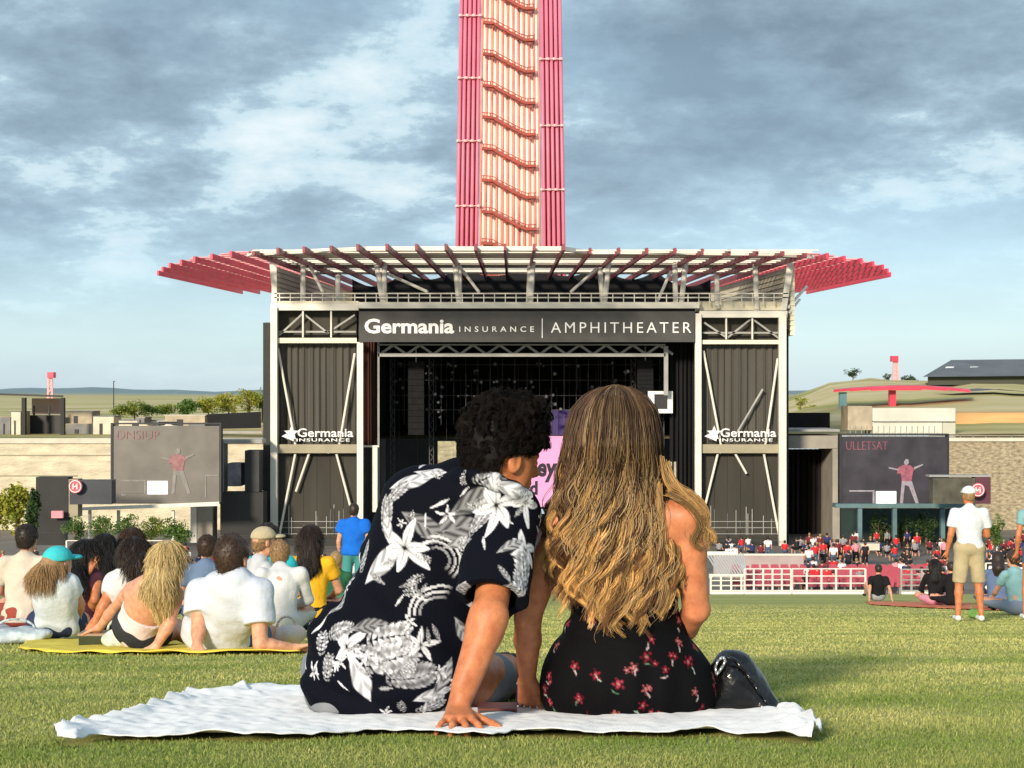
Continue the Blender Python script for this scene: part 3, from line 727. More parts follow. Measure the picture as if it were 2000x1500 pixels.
for k in range(95):
    px = r_.uniform(850, 1240) if k < 70 else r_.uniform(765, 860); py = r_.choice([714, 728, 744, 758, 774, 788, 802, 816]) + r_.uniform(-3, 3)
    if proto is None:
        t = thing('stage_light', W(px, py, D + 11.6), 'small dark stage lamp with a pale lens on the lighting grid', 'stage light', 'stage lamps on the lighting grid')
        mb = MB(); o = W(px, py, D + 11.6); mb.tube(o + Vector((0, -.25, 0)), o + Vector((0, .3, 0)), .17, .13, 10); mb.build('housing', M_DARK, t)
        mb = MB(); mb.tube(o + Vector((0, -.29, 0)), o + Vector((0, -.251, 0)), .13, .13, 10); mb.build('lens', lampm, t)
        proto = t
    else:
        c = proto.copy(); COL.objects.link(c); c.location = W(px, py, D + 11.6)
        s = r_.uniform(.6, 1.15); c.scale = (s, s, s); c.rotation_euler = (r_.uniform(-.5, .1), 0, r_.uniform(-.5, .5))
        for ch in list(proto.children): q = ch.copy(); COL.objects.link(q); q.parent = c
# pink LED screen
M_PINK = mat('pink_screen', (0.45, 0.20, 0.34), 0.5, 0.06, 0.3, emit=(0.80, 0.30, 0.55, 0.36))
t = thing('led_screen', W(1095, 966, D + 9), 'pink lit stage screen with black gothic lettering between the two heads of the couple', 'screen')
mb = MB(); mb.pbox(1012, 852, 1182, 990, D + 9, .3); mb.build('panel', M_PINK, t)
M_INK = mat('black_ink', (0.01, 0.005, 0.02), 0.6, 0.1)
text_mesh('lettering', 'sey', 1033, 1088, 929, 36, D + 8.95, M_INK, t, bold=.035, depth=.02, shear=.12)
text_mesh('lettering', 'nd', 1019, 1050, 965, 26, D + 8.95, M_INK, t, bold=.035, depth=.02)
M_PURP = mat('violet_screen', (0.025, 0.014, 0.08), 0.6, 0.3, .6, emit=(0.03, 0.01, 0.12, 0.2))
t = thing('backdrop', W(1075, 850, D + 14), 'dark violet backdrop panel above the pink screen', 'backdrop')
mb = MB(); mb.pbox(1058, 800, 1240, 850, D + 14, .2); mb.build('cloth', M_PURP, t)
t = thing('stage_monitor', W(1288, 808, D + 3), 'white framed square unit hanging at the right of the stage opening', 'monitor')
mb = MB()
for q in ((1266, 764, 1314, 770), (1266, 799, 1314, 807), (1266, 770.2, 1278, 798.8), (1304, 770.2, 1314, 798.8)): mb.pbox(*q, D + 3, .5)
mb.build('frame', M_LETTER, t); mb = MB(); mb.pbox(1278.2, 770.2, 1303.8, 798.8, D + 3.2, .3); mb.build('panel', M_DARK, t)
mb = MB(); mb.pbox(1300, 696, 1303, 763.8, D + 3.1, .12); mb.build('hanger', M_STEELG, t)
M_KHAKI = mat('khaki_case', (0.36, 0.33, 0.2), 0.8, 0.4, 1.6)
t = thing('equipment_rack', W(873, 912, D + 4), 'tan equipment rack with red lights on the stage behind the man', 'rack')
mb = MB(); mb.pbox(855, 862, 891, 925, D + 4, .8); mb.build('case', M_KHAKI, t)
mb = MB()
for i in range(5): mb.pbox(859, 868 + i * 8, 885, 872 + i * 8, D + 3.95, .04)
mb.build('shelf', M_TAN, t); mb = MB(); mb.pbox(858, 903, 878, 907, D + 3.93, .03); mb.build('light_strip', M_RED, t)
t = thing('flight_case', W(1310, 945, D + 4), 'pale beige case standing on the stage right of the woman', 'case')
mb = MB(); mb.pbox(1285, 902, 1323, 946, D + 4, 1); mb.build('box', mat('beige_case', (0.45, 0.42, 0.33), .8, .15, 1), t); mb = MB(); mb.pbox(1285, 920, 1323, 922, D + 3.96, .03); mb.build('trim', M_STEELG, t)

# ------------------------------------------------------------------ tower
TD = 232.0
tower = thing('observation_tower', W(998, 830, TD), 'tall red tubular lattice tower with zigzag stairs rising behind the stage roof', 'tower')
M_TPINK = mat('tower_red', (0.68, 0.17, 0.25), 0.45, 0.12, 0.2); M_TOR = mat('tower_orange', (0.70, 0.20, 0.17), 0.5, 0.2, 0.25, col2=(0.78, 0.28, 0.20))
M_TCREAM = mat('tower_cream', (0.86, 0.70, 0.62), 0.6, 0.12, 0.3, stretch=(1, 1, .2)); M_TDK = mat('tower_stair', (0.30, 0.04, 0.02), 0.6, 0.2, .4)
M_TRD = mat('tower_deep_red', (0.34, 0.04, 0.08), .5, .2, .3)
def tx(u, y):  # u in px offset at the roof line (y=480); narrows slightly upward
    k = 1 - (480 - y) / 480 * 0.078
    return 998 + (u - 998) * k
def tower_tube(u, r, m, dz=0, name='tube'):
    mb = MB(); a = W(tx(u, 800), 800, TD + dz); b = W(tx(u, -130), -130, TD + dz); mb.tube(a, b, r, r, 8); mb.build(name, m, tower, smooth=True)
for u in (893, 902, 911.5, 921, 930.5, 1063, 1072.5, 1082, 1091.5, 1101): tower_tube(u, .27, M_TPINK)
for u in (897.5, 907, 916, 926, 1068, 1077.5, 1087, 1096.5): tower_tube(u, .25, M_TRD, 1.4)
for u in (938, 948, 959, 970, 981, 992, 1003, 1014, 1025, 1036, 1046, 1055): tower_tube(u, .17, M_TOR, 0)
for u in (943, 953.5, 964.5, 975.5, 986.5, 997.5, 1008.5, 1019.5, 1030.5, 1041, 1050.5): tower_tube(u, .34, M_TCREAM, .35)
mb = MB(); a = tx(945, 800); mb.hexa([W(945, 800, TD+6), W(1050, 800, TD+6), W(1050, 800, TD+10), W(945, 800, TD+10), W(tx(945,-130), -130, TD+6), W(tx(1050,-130), -130, TD+6), W(tx(1050,-130), -130, TD+10), W(tx(945,-130), -130, TD+10)]); mb.build('lift_core', mat('lift_core', (0.62, 0.30, 0.16), 0.7, .3, .4), tower)
for i in range(-2, 9):
    y = 46 + 61.5 * i
    if y - 0 > 720: break
    mb = MB()
    P = [(940, y - 2), (962, y), (972, y + 6), (1018, y + 29), (1030, y + 33), (1048, y + 32)]
    for (xa, ya), (xb, yb) in zip(P[:-1], P[1:]):
        mb.bar(W(tx(xa, ya), ya, TD - .9), W(tx(xb, yb), yb, TD - .9), .9, .40)
        mb.bar(W(tx(xa, ya), ya - 9, TD - 1.2), W(tx(xb, yb), yb - 9, TD - 1.2), .12, .12)
    for k in range(9):
        t_ = k / 8; xx = 943 + 102 * t_; yy = np.interp(xx, [p[0] for p in P], [p[1] for p in P])
        mb.bar(W(tx(xx, yy), yy, TD - 1.2), W(tx(xx, yy), yy - 9, TD - 1.2), .14)
        if k % 2: mb.bar(W(tx(xx, yy), yy, TD - .8), W(tx(xx + 6, yy), yy + 9, TD - .8), .4)
    mb.build('stair_flight', M_TDK, tower)
for i, y in enumerate((30, 152, 275, 402, 115, 245, 370)):
    mb = MB(); xs0, xs1 = (892, 934) if i < 4 else (1060, 1102)
    mb.bar(W(tx(xs0, y), y, TD - .5), W(tx(xs1, y), y, TD - .5), .10, .12)
    for x in np.linspace(xs0, xs1, 4): c = W(tx(x, y), y, TD - .5); mb.tube(c - Vector((0, 0, .16)), c + Vector((0, 0, .16)), .33, .33, 8)
    mb.build('ring_node', mat('tower_pale', (0.8, 0.45, 0.45), .5, .1), tower)
# ------------------------------------------------------------------ people: shared pieces
SKIN = mat('skin_tan', (0.58, 0.225, 0.10), 0.5, 0.10, 12, 0.15, 240, sss=0.12, spec=0.4)
SKIN2 = mat('skin_light', (0.66, 0.36, 0.24), 0.5, 0.10, 12, 0.15, 200, sss=0.12, spec=0.4)
A3 = lambda v: np.array(v, float)
def basis(right, up):
    u = nrm(A3(up)); r = A3(right); r = nrm(r - u * (r @ u)); f = np.cross(u, r)
    return np.stack([r, f, u], 1)       # columns: right, forward, up
def head_ops(S, H, f, up, s=1.0, ears=True, k=.02):
    """face, nose, lips, brow, chin and ears around head centre H looking along f"""
    f = nrm(A3(f)); u = nrm(A3(up) - f * (A3(up) @ f)); r = np.cross(f, u); H = A3(H)
    P = lambda x, y, z: H + (r * x + f * y + u * z) * s
    M = np.stack([r, f, u], 1)
    S.ell(P(0, -.012, .025), A3((.074, .094, .092)) * s, k, M)
    S.ell(P(0, .025, -.035), A3((.060, .066, .080)) * s, .03 * s, M)
    S.cone(P(-.035, .03, -.082), P(0, .068, -.095), .022 * s, .017 * s, .03 * s); S.cone(P(.035, .03, -.082), P(0, .068, -.095), .022 * s, .017 * s, .03 * s)
    S.cone(P(-.03, .078, .022), P(.03, .078, .022), .010 * s, .010 * s, .018 * s)
    S.cone(P(0, .088, .012), P(0, .106, -.024), .007 * s, .011 * s, .010 * s)
    S.cone(P(-.008, .096, -.03), P(.008, .096, -.03), .008 * s, .008 * s, .006 * s)
    S.cone(P(-.016, .086, -.053), P(.016, .086, -.053), .006 * s, .006 * s, .006 * s); S.cone(P(-.013, .085, -.063), P(.013, .085, -.063), .007 * s, .007 * s, .006 * s)
    for q in (-1, 1):
        S.ell(P(q * .030, .088, .004), A3((.015, .010, .010)) * s, .008 * s, M, op='s')
        S.ell(P(q * .030, .078, .003), A3((.012, .011, .010)) * s, .003 * s, M)
        if ears:
            S.ell(P(q * .079, -.006, -.008), A3((.009, .020, .031)) * s, .006 * s, M)
            S.ell(P(q * .088, .000, -.005), A3((.005, .010, .017)) * s, .004 * s, M, op='s')
    return P, M
def hand_ops(S, wr, f, n, side, s=1.0, curl=0.25, spread=0.14, thumb=1.0, k=.008):
    """palm from wrist wr along f, back of hand towards n; side=+1 puts the thumb on f x n"""
    f = nrm(A3(f)); n = nrm(A3(n) - f * (A3(n) @ f)); r = np.cross(f, n) * side; wr = A3(wr)
    P = lambda x, y, z: wr + (r * x + f * y + n * z) * s
    for x0, x1 in ((.020, .030), (.006, .010), (-.008, -.010), (-.020, -.029)):
        S.cone(P(x0 * .8, .005, 0), P(x1, .083 - abs(x1 - .01) * .25, .002), .017 * s, .0115 * s, .014 * s)
    L = ((.030, .040, .024, .020, .0088), (.010, .044, .028, .022, .0092), (-.010, .041, .026, .021, .0088), (-.029, .032, .019, .018, .0078))
    for i, (x, a, b, c, rr) in enumerate(L):
        an = spread * (1.5 - i); p = P(x, .082 - abs(x - .01) * .25, .002); ang = curl * .5; pr = rr
        for j, ln in enumerate((a, b, c)):
            dirv = (r * math.sin(an) + f * math.cos(an)) * math.cos(ang) - n * math.sin(ang)
            q = p + nrm(dirv) * ln * s; S.cone(p, q, pr * s, pr * .9 * s, .0035 * s); p = q; pr *= .92; ang += curl
    p = P(.026, .022, -.004); an = .75 * thumb
    for ln, r0, r1 in ((.040, .0150, .0115), (.032, .0110, .0100), (.025, .0100, .0080)):
        q = p + (r * math.sin(an) + f * math.cos(an) - n * .12) * ln * s; S.cone(p, q, r0 * s, r1 * s, .010 * s if r0 > .014 else .004 * s); p = q; an -= .14
def limb(S, a, b, r, k=.02, mid=None):
    """tapering limb with a soft muscle bulge; r = (start, bulge, end)"""
    a, b = A3(a), A3(b); m = a + (b - a) * (mid or .35)
    S.cone(a, m, r[0], r[1], k); S.cone(m, b, r[1], r[2], k)

skin_detail(SKIN); skin_detail(SKIN2)
# decals printed in the cloth, each laid in the tangent plane of the surface where it sits
def mesh_arrays(me):
    n = len(me.vertices); V = np.zeros(n * 3, np.float32); me.vertices.foreach_get('co', V)
    Nn = np.zeros(n * 3, np.float32); me.vertex_normals.foreach_get('vector', Nn)
    return V.reshape(-1, 3), Nn.reshape(-1, 3)
class Print:
    def __init__(s, me, org, base):
        s.me = me; s.V, s.N = mesh_arrays(me); s.V = s.V + np.array(org, np.float32); s.C = np.tile(np.array(base, np.float32), (len(s.V), 1))
        s.px = CX + F * s.V[:, 0] / s.V[:, 1]; s.py = HY - F * s.V[:, 2] / s.V[:, 1]
    def anchor(s, px, py):
        d = np.hypot(s.px - px, s.py - py); c = np.where(d < max(6, d.min() + 2))[0]
        return c[np.argmin(s.V[c, 1])]
    def frame(s, i, rot):
        n = nrm(s.N[i].astype(float)); up = np.array([0, 0, 1.0]); t = np.cross(up, n)
        if np.linalg.norm(t) < .2: t = np.array([1.0, 0, 0])
        t = nrm(t); b = np.cross(n, t); c, q = math.cos(rot), math.sin(rot)
        return n, t * c + b * q, b * c - t * q
    def stamp(s, i, rad, rot, fn):
        n, t, b = s.frame(i, rot); dlt = s.V - s.V[i]; near = (np.linalg.norm(dlt, axis=1) < rad * 1.25) & (s.N @ n > 0.15)
        J = np.where(near)[0]; u = dlt[J] @ t / rad; v = dlt[J] @ b / rad
        m, col = fn(u, v); m = np.clip(m, 0, 1)[:, None]
        s.C[J] = s.C[J] * (1 - m) + col * m
    def done(s): set_col(s.me, s.C)
def soft(x, e=.04): return np.clip(x / e + .5, 0, 1)
def g3(x, tint=(1, 1, 1.06)): return np.clip(np.asarray(x)[:, None] * np.array(tint), 0, 1)
def lily(k=6, wd=.17, tw=.25):
    def fn(u, v):
        r = np.hypot(u, v); a = np.arctan2(v, u) + tw * r; best = np.full(u.shape, -1.0); L_ = np.zeros(u.shape)
        for i in range(k):
            ai = i * 6.2832 / k + .22 * math.sin(i * 2.1); x = r * np.cos(a - ai); y = np.abs(r * np.sin(a - ai)); ln = .82 + .18 * math.sin(i * 1.7 + 1)
            xx = np.clip(x / ln, 0, 1); w = wd * np.sin(np.pi * xx ** .8) ** .8
            m = np.where((x > 0) & (x < ln), w - y, -1); L_ = np.where(m > best, .62 + .2 * xx - .40 * np.exp(-(y / .018) ** 2) * (xx < .7) - .3 * np.exp(-(xx / .16) ** 2), L_); best = np.maximum(best, m)
        L_ = np.where(r < .06, .02, L_); return soft(best, .03), g3(L_)
    return fn
def leaf(wd=.30, lo=.10, hi=.45, fr=26):
    def fn(u, v):
        x = (u + 1) / 2; w = wd * np.sin(np.pi * np.clip(x, 0, 1) ** 1.15); y = np.abs(v)
        m = np.where((x > 0) & (x < 1), w - y, -1); st = .5 + .5 * np.sin(fr * (x - y * .8)); L_ = lo + (hi - lo) * st; L_ = np.where(y < .02, hi, L_)
        return soft(m, .05), g3(L_)
    return fn
def frond(nl=9, L0=.5, hi=.6):
    def fn(u, v):
        best = np.full(u.shape, -1.0); L_ = np.zeros(u.shape)
        for i in range(nl):
            for q in (-1, 1):
                bx = -.85 + 1.6 * i / nl; ln = L0 * math.sin(3.14 * (i + 1.2) / (nl + 1.6)) + .12; ang = q * (1.0 - .05 * i)
                du, dv = u - bx, v; x = (du * math.cos(ang) + dv * math.sin(ang)) / ln; y = np.abs(-du * math.sin(ang) + dv * math.cos(ang)) / ln
                w = .20 * np.sin(np.pi * np.clip(x, 0, 1)); m = np.where((x > 0) & (x < 1), w - y, -1) * ln
                sh = hi * (.55 + .45 * ((i + (q > 0)) % 3) / 2) * (.75 + .35 * np.sin(x * 9)); L_ = np.where(m > best, sh, L_); best = np.maximum(best, m)
        return soft(best, .03), g3(L_)
    return fn
def arcs(a0=-.3, a1=2.2, n=3, inn=.35):
    def fn(u, v):
        r = np.hypot(u, v); a = np.arctan2(v, u); ph = (r - inn) / (1 - inn) * n
        m = (np.abs(ph - np.floor(ph) - .5) < .24) & (r > inn) & (r < 1); ta = np.minimum(a - a0, a1 - a)
        return (m & (ta > 0)) * np.clip(ta * 3, 0, 1), g3(.28 + .35 * (r > .7))
    return fn
def rose(col, r2):
    def fn(u, v):
        r = np.hypot(u, v); a = np.arctan2(v, u); m = .62 + .28 * np.cos(5 * a) - r
        sh = .65 + .55 * np.sin(r * 9 + 2 * a); c = np.array(col)[None, :] * sh[:, None] + np.array([.25, .18, .15]) * np.exp(-(r / .2) ** 2)[:, None]
        return soft(m, .2), np.clip(c, 0, 1)
    return fn
def sprig(col):
    def fn(u, v):
        y = np.abs(v - .3 * u * u); m = np.maximum(.16 * np.sin(np.pi * np.clip((u + 1) / 2, 0, 1)) * (1 + .6 * np.sin(u * 14)) - y, -1)
        return soft(m, .15) * (np.abs(u) < 1), np.tile(np.array(col), (len(u), 1))
    return fn

# ------------------------------------------------------------------ the man in the floral shirt
man = thing('person', tuple(ground_at(760, 1385)), 'dark-haired man in navy floral shirt seated on the white blanket, leaning on his planted hand', 'person')
mo = ORG[man.name]
def P_(px, py, d): return A3(W(px, py, d))
HM = P_(984, 893, 4.24); fM = nrm(A3((.86, .46, -.22))); uM = nrm(A3((.22, .05, 1)))
sh_r = P_(985, 1010, 4.24); el_r = P_(955, 1208, 4.04); wr_r = P_(894, 1382, 3.98)
sh_l = P_(812, 972, 4.32)
S = Sculpt(.0042)
head_ops(S, HM, fM, uM, 1.02)
S.cone(P_(925, 975, 4.27), HM - uM * .05 - fM * .03, .062, .058, .03)
S.ell(P_(870, 1060, 4.36), (.16, .11, .17), .05); S.ell(P_(790, 1290, 4.42), (.19, .13, .15), .05)
S.cone(sh_l, sh_r, .05, .05, .04)
limb(S, sh_r, el_r, (.058, .052, .044), .02); limb(S, el_r, wr_r, (.046, .0485, .0285), .012, .16)
S.ell(el_r + A3((-.004, -.008, .004)), (.044, .036, .050), .03); S.cone(el_r + A3((.012, -.01, .01)), wr_r + A3((.004, 0, .06)), .030, .016, .02)
hd = nrm(A3((.03, -1, -.02)))
hand_ops(S, wr_r + A3((.004, -.012, -.010)), hd, (0, .12, 1), -1, 1.06, .26, .27, 1.25, k=.005)
# left arm forward to the knee
el_l = P_(735, 1120, 4.62); limb(S, sh_l, el_l, (.058, .052, .042), .02); wl_ = P_(800, 1240, 4.88); limb(S, el_l, wl_, (.042, .044, .028), .012)
hand_ops(S, wl_, nrm(A3((.3, .8, -.2))), (0, .2, 1), 1, .98, .5, .08)
# legs folded in front
for kn, an, hp in ((P_(985, 1318, 4.78), P_(820, 1330, 5.02), P_(860, 1330, 4.45)), (P_(640, 1280, 4.85), P_(800, 1335, 5.05), P_(720, 1320, 4.45))):
    limb(S, hp, kn, (.09, .085, .06), .03); limb(S, kn, an, (.058, .058, .038), .02); S.cone(an, an + A3((.05, .13, -.03)), .04, .03, .02)
put('body', S.mesh('body', mo), SKIN, man)
# shirt
S = Sculpt(.0036)
up_t = A3((.32, 0, 1)); MB_ = basis((1, 0, -.30), (.3, -.02, 1))
S.ell(P_(772, 1296, 4.40), (.236, .165, .175), .05)
S.ell(P_(795, 1225, 4.39), (.208, .158, .20), .08)
S.ell(P_(846, 1110, 4.36), (.196, .150, .20), .08, MB_)
S.ell(P_(884, 1020, 4.33), (.182, .135, .13), .08, MB_)
S.cone(P_(814, 972, 4.33), P_(905, 968, 4.30), .076, .072, .06)
S.cone(P_(905, 968, 4.30), P_(990, 1006, 4.26), .072, .076, .06)
S.cone(P_(905, 945, 4.30), P_(962, 938, 4.27), .072, .070, .04)          # collar rise
S.cone(P_(812, 985, 4.33), P_(752, 1085, 4.52), .078, .080, .05)
sd = nrm(el_r - sh_r); cap = [(sh_r + sd * .262, sd)]
S.cone(sh_r + A3((.010, 0, .012)), sh_r + sd * .17, .082, .092, .045); S.cone(sh_r + sd * .17, sh_r + sd * .29 , .092, .100, .02, cap)
S.cone(P_(655, 1240, 4.42), P_(655, 1330, 4.42), .075, .075, .06); S.cone(P_(650, 1345, 4.38), P_(735, 1392, 4.33), .070, .085, .05)
def shirt_fold(f, ax):
    X = ax[0][:, None, None]; Y = ax[1][None, :, None]; Z = ax[2][None, None, :]
    g = .0075 * waves((X, Y, Z * 1.0), 17, 3) + .004 * waves((X, Y, Z), 42, 6)
    # drag lines from the propped shoulder to the opposite hip
    q = (X + .12) * .85 + (Z + .62) * .55; g = g + .0055 * np.sin(q * 62 + 3 * waves((X, Y, Z), 9, 8)) * np.exp(-((Z + .66) / .14) ** 2)
    g = g + .006 * np.sin((X * .3 + Z) * 75 + 2 * waves((X, Y, Z), 11, 9)) * np.exp(-((Z + .83) / .05) ** 2)
    return (f + g).astype(np.float32)
S.warp(shirt_fold)
S.cone(HM - uM * .075, HM + uM * .2, .066, .09, .012, op='s')
# sleeve mouth
S.cone(sh_r + sd * .21, sh_r + sd * .40, .066, .082, .006, op='s')
S.chain([P_(878, 948, 4.27), P_(898, 930, 4.215), P_(930, 928, 4.17), P_(966, 940, 4.145), P_(1003, 957, 4.15), P_(1030, 972, 4.19)], [.024, .023, .021, .021, .021, .022], .02); S.cone(P_(893, 962, 4.235), P_(985, 978, 4.20), .046, .046, .02); S.cut(P_(775, 1402, 4.2), (.06, -.15, -1)); 
me = S.mesh('shirt', mo)
pr = Print(me, mo, (.0022, .0028, .0075))
mm = 1 / 700.0
rr = random.Random(5)
def st(px, py, size, rot, fn): pr.stamp(pr.anchor(px, py), size * mm, rot, fn)
LF = leaf(); LFW = leaf(.34, .30, .72, 22); LFD = leaf(.36, .05, .26, 30); FR = frond(); FRB = frond(8, .55, .75)
for a in [ (740,1100,58,.8,LFW),(705,1085,40,1.9,FR),(880,1030,62,.25,LFD),(822,1022,52,-.5,LFD),(920,985,58,.5,LFD),(935,1010,46,1.2,FR),
           (785,1068,64,1.4,lily(6,.16,.2)),(850,1100,52,0,arcs(-.9,2.0,3,.4)),(855,1205,60,0,arcs(1.0,3.4,3,.5)),(905,1155,40,2.0,FR),(895,1060,36,.3,LF),
           (965,985,66,.5,lily(6,.15,.3)),(1005,960,44,-.35,LFW),(1030,985,40,-.4,lily(5,.16,.1)),(945,930,36,.4,frond(7,.5,.5)),(960,945,28,1.3,LFW),
           (1030,1070,48,.3,lily(6,.17,.3)),(1028,1110,46,1.35,FRB),(1022,1150,34,1.5,FRB),(1000,1060,34,.4,LF),
           (800,935,46,.25,LFW),(840,918,36,.1,LFW),(772,955,34,.9,FR),(748,1000,44,1.6,FR),(752,1030,34,1.9,LFW),
           (672,1262,50,.9,lily(6,.18,.2)),(700,1325,54,-1.2,leaf(.36,.35,.75,18)),(655,1230,40,.4,FR),(712,1225,40,.2,LFD),(765,1240,54,.1,FRB),(760,1290,62,.25,FRB),(725,1275,44,-.4,FR),
           (820,1265,40,.2,lily(5,.13,.2)),(800,1330,58,.1,frond(10,.55,.5)),(850,1360,44,.3,LFW),(845,1385,38,.5,frond(8,.5,.7)),(870,1330,46,1.2,LF),(635,1300,34,1.5,frond(7,.45,.6)),(625,1250,30,1.7,frond(6,.5,.7)),
           (920,1190,34,.4,LFW),(965,1150,26,.1,lily(5,.16,.2)),(1000,1150,26,.2,LF),(660,1180,30,1.2,LF),(830,1150,30,2.2,arcs(0,3,2,.5)),(945,1290,34,1.0,LF),(905,1240,40,-1.0,LF) ]: st(*a)
cen = [(785,1068),(672,1262),(965,985),(1030,1070),(760,1270),(840,1345),(740,1110),(900,1030),(815,935),(860,1190),(640,1290),(720,1330)]
for k in range(64):
    c_ = rr.choice(cen); a_ = rr.uniform(0, 6.28); q_ = rr.uniform(38, 92); st(c_[0] + q_ * math.cos(a_), c_[1] + q_ * .8 * math.sin(a_), rr.uniform(12, 26), a_ + rr.uniform(-.6, .6), rr.choice([leaf(.2, .3, .8, 30), leaf(.14, .5, .85, 14), frond(6, .4, .7), lily(5, .11, .3), leaf(.24, .08, .4, 34)]))
# the print carries on round the side and front of the shirt
idx = np.where(pr.V[:, 1] > 4.42)[0]
for k in range(60): pr.stamp(int(idx[rr.randrange(len(idx))]), rr.uniform(35, 62) * mm, rr.uniform(0, 6.28), rr.choice([lily(6), LF, FR, LFW, LFD]))
pr.done()
put('shirt', me, attr_mat('floral_cotton', 'col', .85, .25, 160, spec=.12), man)
# shorts
S = Sculpt(.005)
S.ell(P_(760, 1345, 4.44), (.235, .165, .115), .05); S.cone(P_(665, 1345, 4.44), P_(645, 1310, 4.70), .095, .09, .05)
S.cone(P_(850, 1340, 4.46), P_(960, 1325, 4.72), .095, .08, .05); S.ell(P_(672, 1378, 4.36), (.078, .075, .055), .04)
S.warp(folds(.004, 30, 4)); S.cut((0, 4.3, gz(4.3) + .016), (0, -.127, -1))
put('shorts', S.mesh('shorts', mo), mat('grey_shorts', (.20, .21, .23), .9, .12, 20, .3, 200), man)
# short dark curls: a close cap plus many small curling strands
def head_shell(H, f, up, s):
    f = nrm(A3(f)); u = nrm(A3(up) - f * (A3(up) @ f)); r = np.cross(f, u); return A3(H), r, f, u
def short_hair(S, H, f, up, s=1.0, th=.016, front=.045):
    H, r, f, u = head_shell(H, f, up, s); M = np.stack([r, f, u], 1)
    S.ell(H + (f * -.014 + u * .032) * s, (A3((.078, .096, .092)) + th) * s, .02, M)
    S.ell(H + (f * -.045 + u * -.03) * s, (A3((.062, .05, .065)) + th * .6) * s, .03, M)
    S.ell(H + (f * .085 - u * .035) * s, A3((.085, .075, .085)) * s, .012, M, op='s')
    for q in (-1, 1): S.ell(H + (f * .012 - u * .035 + r * q * .095) * s, A3((.035, .040, .050)) * s, .008, M, op='s')
    S.cone(H - u * .11 * s, H - u * .25 * s, .09 * s, .12 * s, .01, op='s')
    return M
S = Sculpt(.0042); short_hair(S, HM, fM, uM, 1.02, .016)
S.ell(HM + uM * .112 + fM * .015, (.074, .070, .056), .03); S.ell(HM + uM * .085 - fM * .040, (.078, .066, .066), .03); S.ell(HM + uM * .03 - fM * .068, (.062, .042, .05), .03)
S.warp(folds(.010, 55, 3))
rM = np.cross(fM, uM); S.ell(HM + rM * .09 - uM * .040 + fM * .025, (.080, .060, .070), .01, op='s'); S.ell(HM + fM * .10 - uM * .03, (.06, .08, .07), .01, op='s')
me = S.mesh('hair', mo); Vh, Nh = mesh_arrays(me); Vh = Vh + np.array(mo)
hairm = attr_mat('dark_hair', 'col', .6, spec=.15)
set_col(me, np.tile(np.array([.004, .003, .0025]), (len(Vh), 1)))
hairo = put('hair', me, hairm, man)
def curls(Vh, Nh, n, ln, amp, m=14, seed=2, r0=.0016, base=(.007, .0045, .0035)):
    q_ = Vh - HM; ok = ~(((q_ @ uM) < .012) & ((q_ @ fM) > -.045)) & ((q_ @ uM) > -.075)
    r = np.random.default_rng(seed); I = np.where(ok)[0][r.integers(0, ok.sum(), n)]; t = np.linspace(0, 1, m)[None, :, None]
    P0 = Vh[I][:, None, :]; Nn = Nh[I][:, None, :]; T = np.cross(Nh[I], r.normal(size=(n, 3))); T /= np.linalg.norm(T, axis=1, keepdims=True) + 1e-9; B = np.cross(Nh[I], T)
    L_ = ln * (.5 + r.random((n, 1, 1))); ph = r.random((n, 1, 1)) * 6.28; w = 6.28 * (1.0 + .8 * r.random((n, 1, 1)))
    P = P0 - Nn * .004 + Nn * 1.1 * L_ * np.sqrt(t) * .5 + T[:, None, :] * (L_ * .9 * t + amp * np.sin(w * t + ph)) + B[:, None, :] * amp * np.cos(w * t + ph) * t
    C = np.array(base) * (.6 + 1.1 * r.random((n, 1, 1))) * np.ones((n, m, 1)); return P, C
def locks(n, ns=24, m=12, seed=4):
    r = np.random.default_rng(seed); q_ = Vh - HM; hu = q_ @ uM; hf = q_ @ fM; hr = q_ @ rM
    ok = (hu > -.07) & ~((hf > .04) & (hu < .05)) & ~((hr > .03) & (hu < .012) & (hf > -.045)); I = np.where(ok)[0][r.integers(0, ok.sum(), n)]
    out = []; cl_ = []; t = np.linspace(0, 1, m)[:, None]
    for i in I:
        top = np.clip((hu[i] + .03) / .12, .12, 1); L_ = (.009 + .028 * top) * r.uniform(.6, 1.2); N_ = nrm(Nh[i].astype(float)); T = nrm(np.cross(N_, r.normal(size=3)) + .4 * (fM - N_ * (fM @ N_))); B = np.cross(N_, T)
        ph = r.uniform(0, 6.28); w = r.uniform(2.2, 4.6); am = L_ * .22
        base = Vh[i] + N_ * (L_ * .55 * np.sin(t * 1.9) - .004) + T * (L_ * .8 * t ** 1.3 + am * np.sin(w * t + ph)) + B * am * np.cos(w * t + ph)
        of = r.normal(size=(ns, 1, 3)) * .0032 * (1.4 - t[None] * .7); out.append(base[None] + of)
        c = A3((.0065, .0042, .0034)) * r.uniform(.4, 1.9); cl_.append(np.ones((ns, m, 1)) * c * (.7 + .6 * r.random((ns, 1, 1))))
    return np.concatenate(out), np.concatenate(cl_)
P, C = locks(1150); me = strands('curl', P, .0008, .0004, C, mo); put('curl', me, hairm, man)
# eyebrow is hidden; watch-free wrist as in the photo

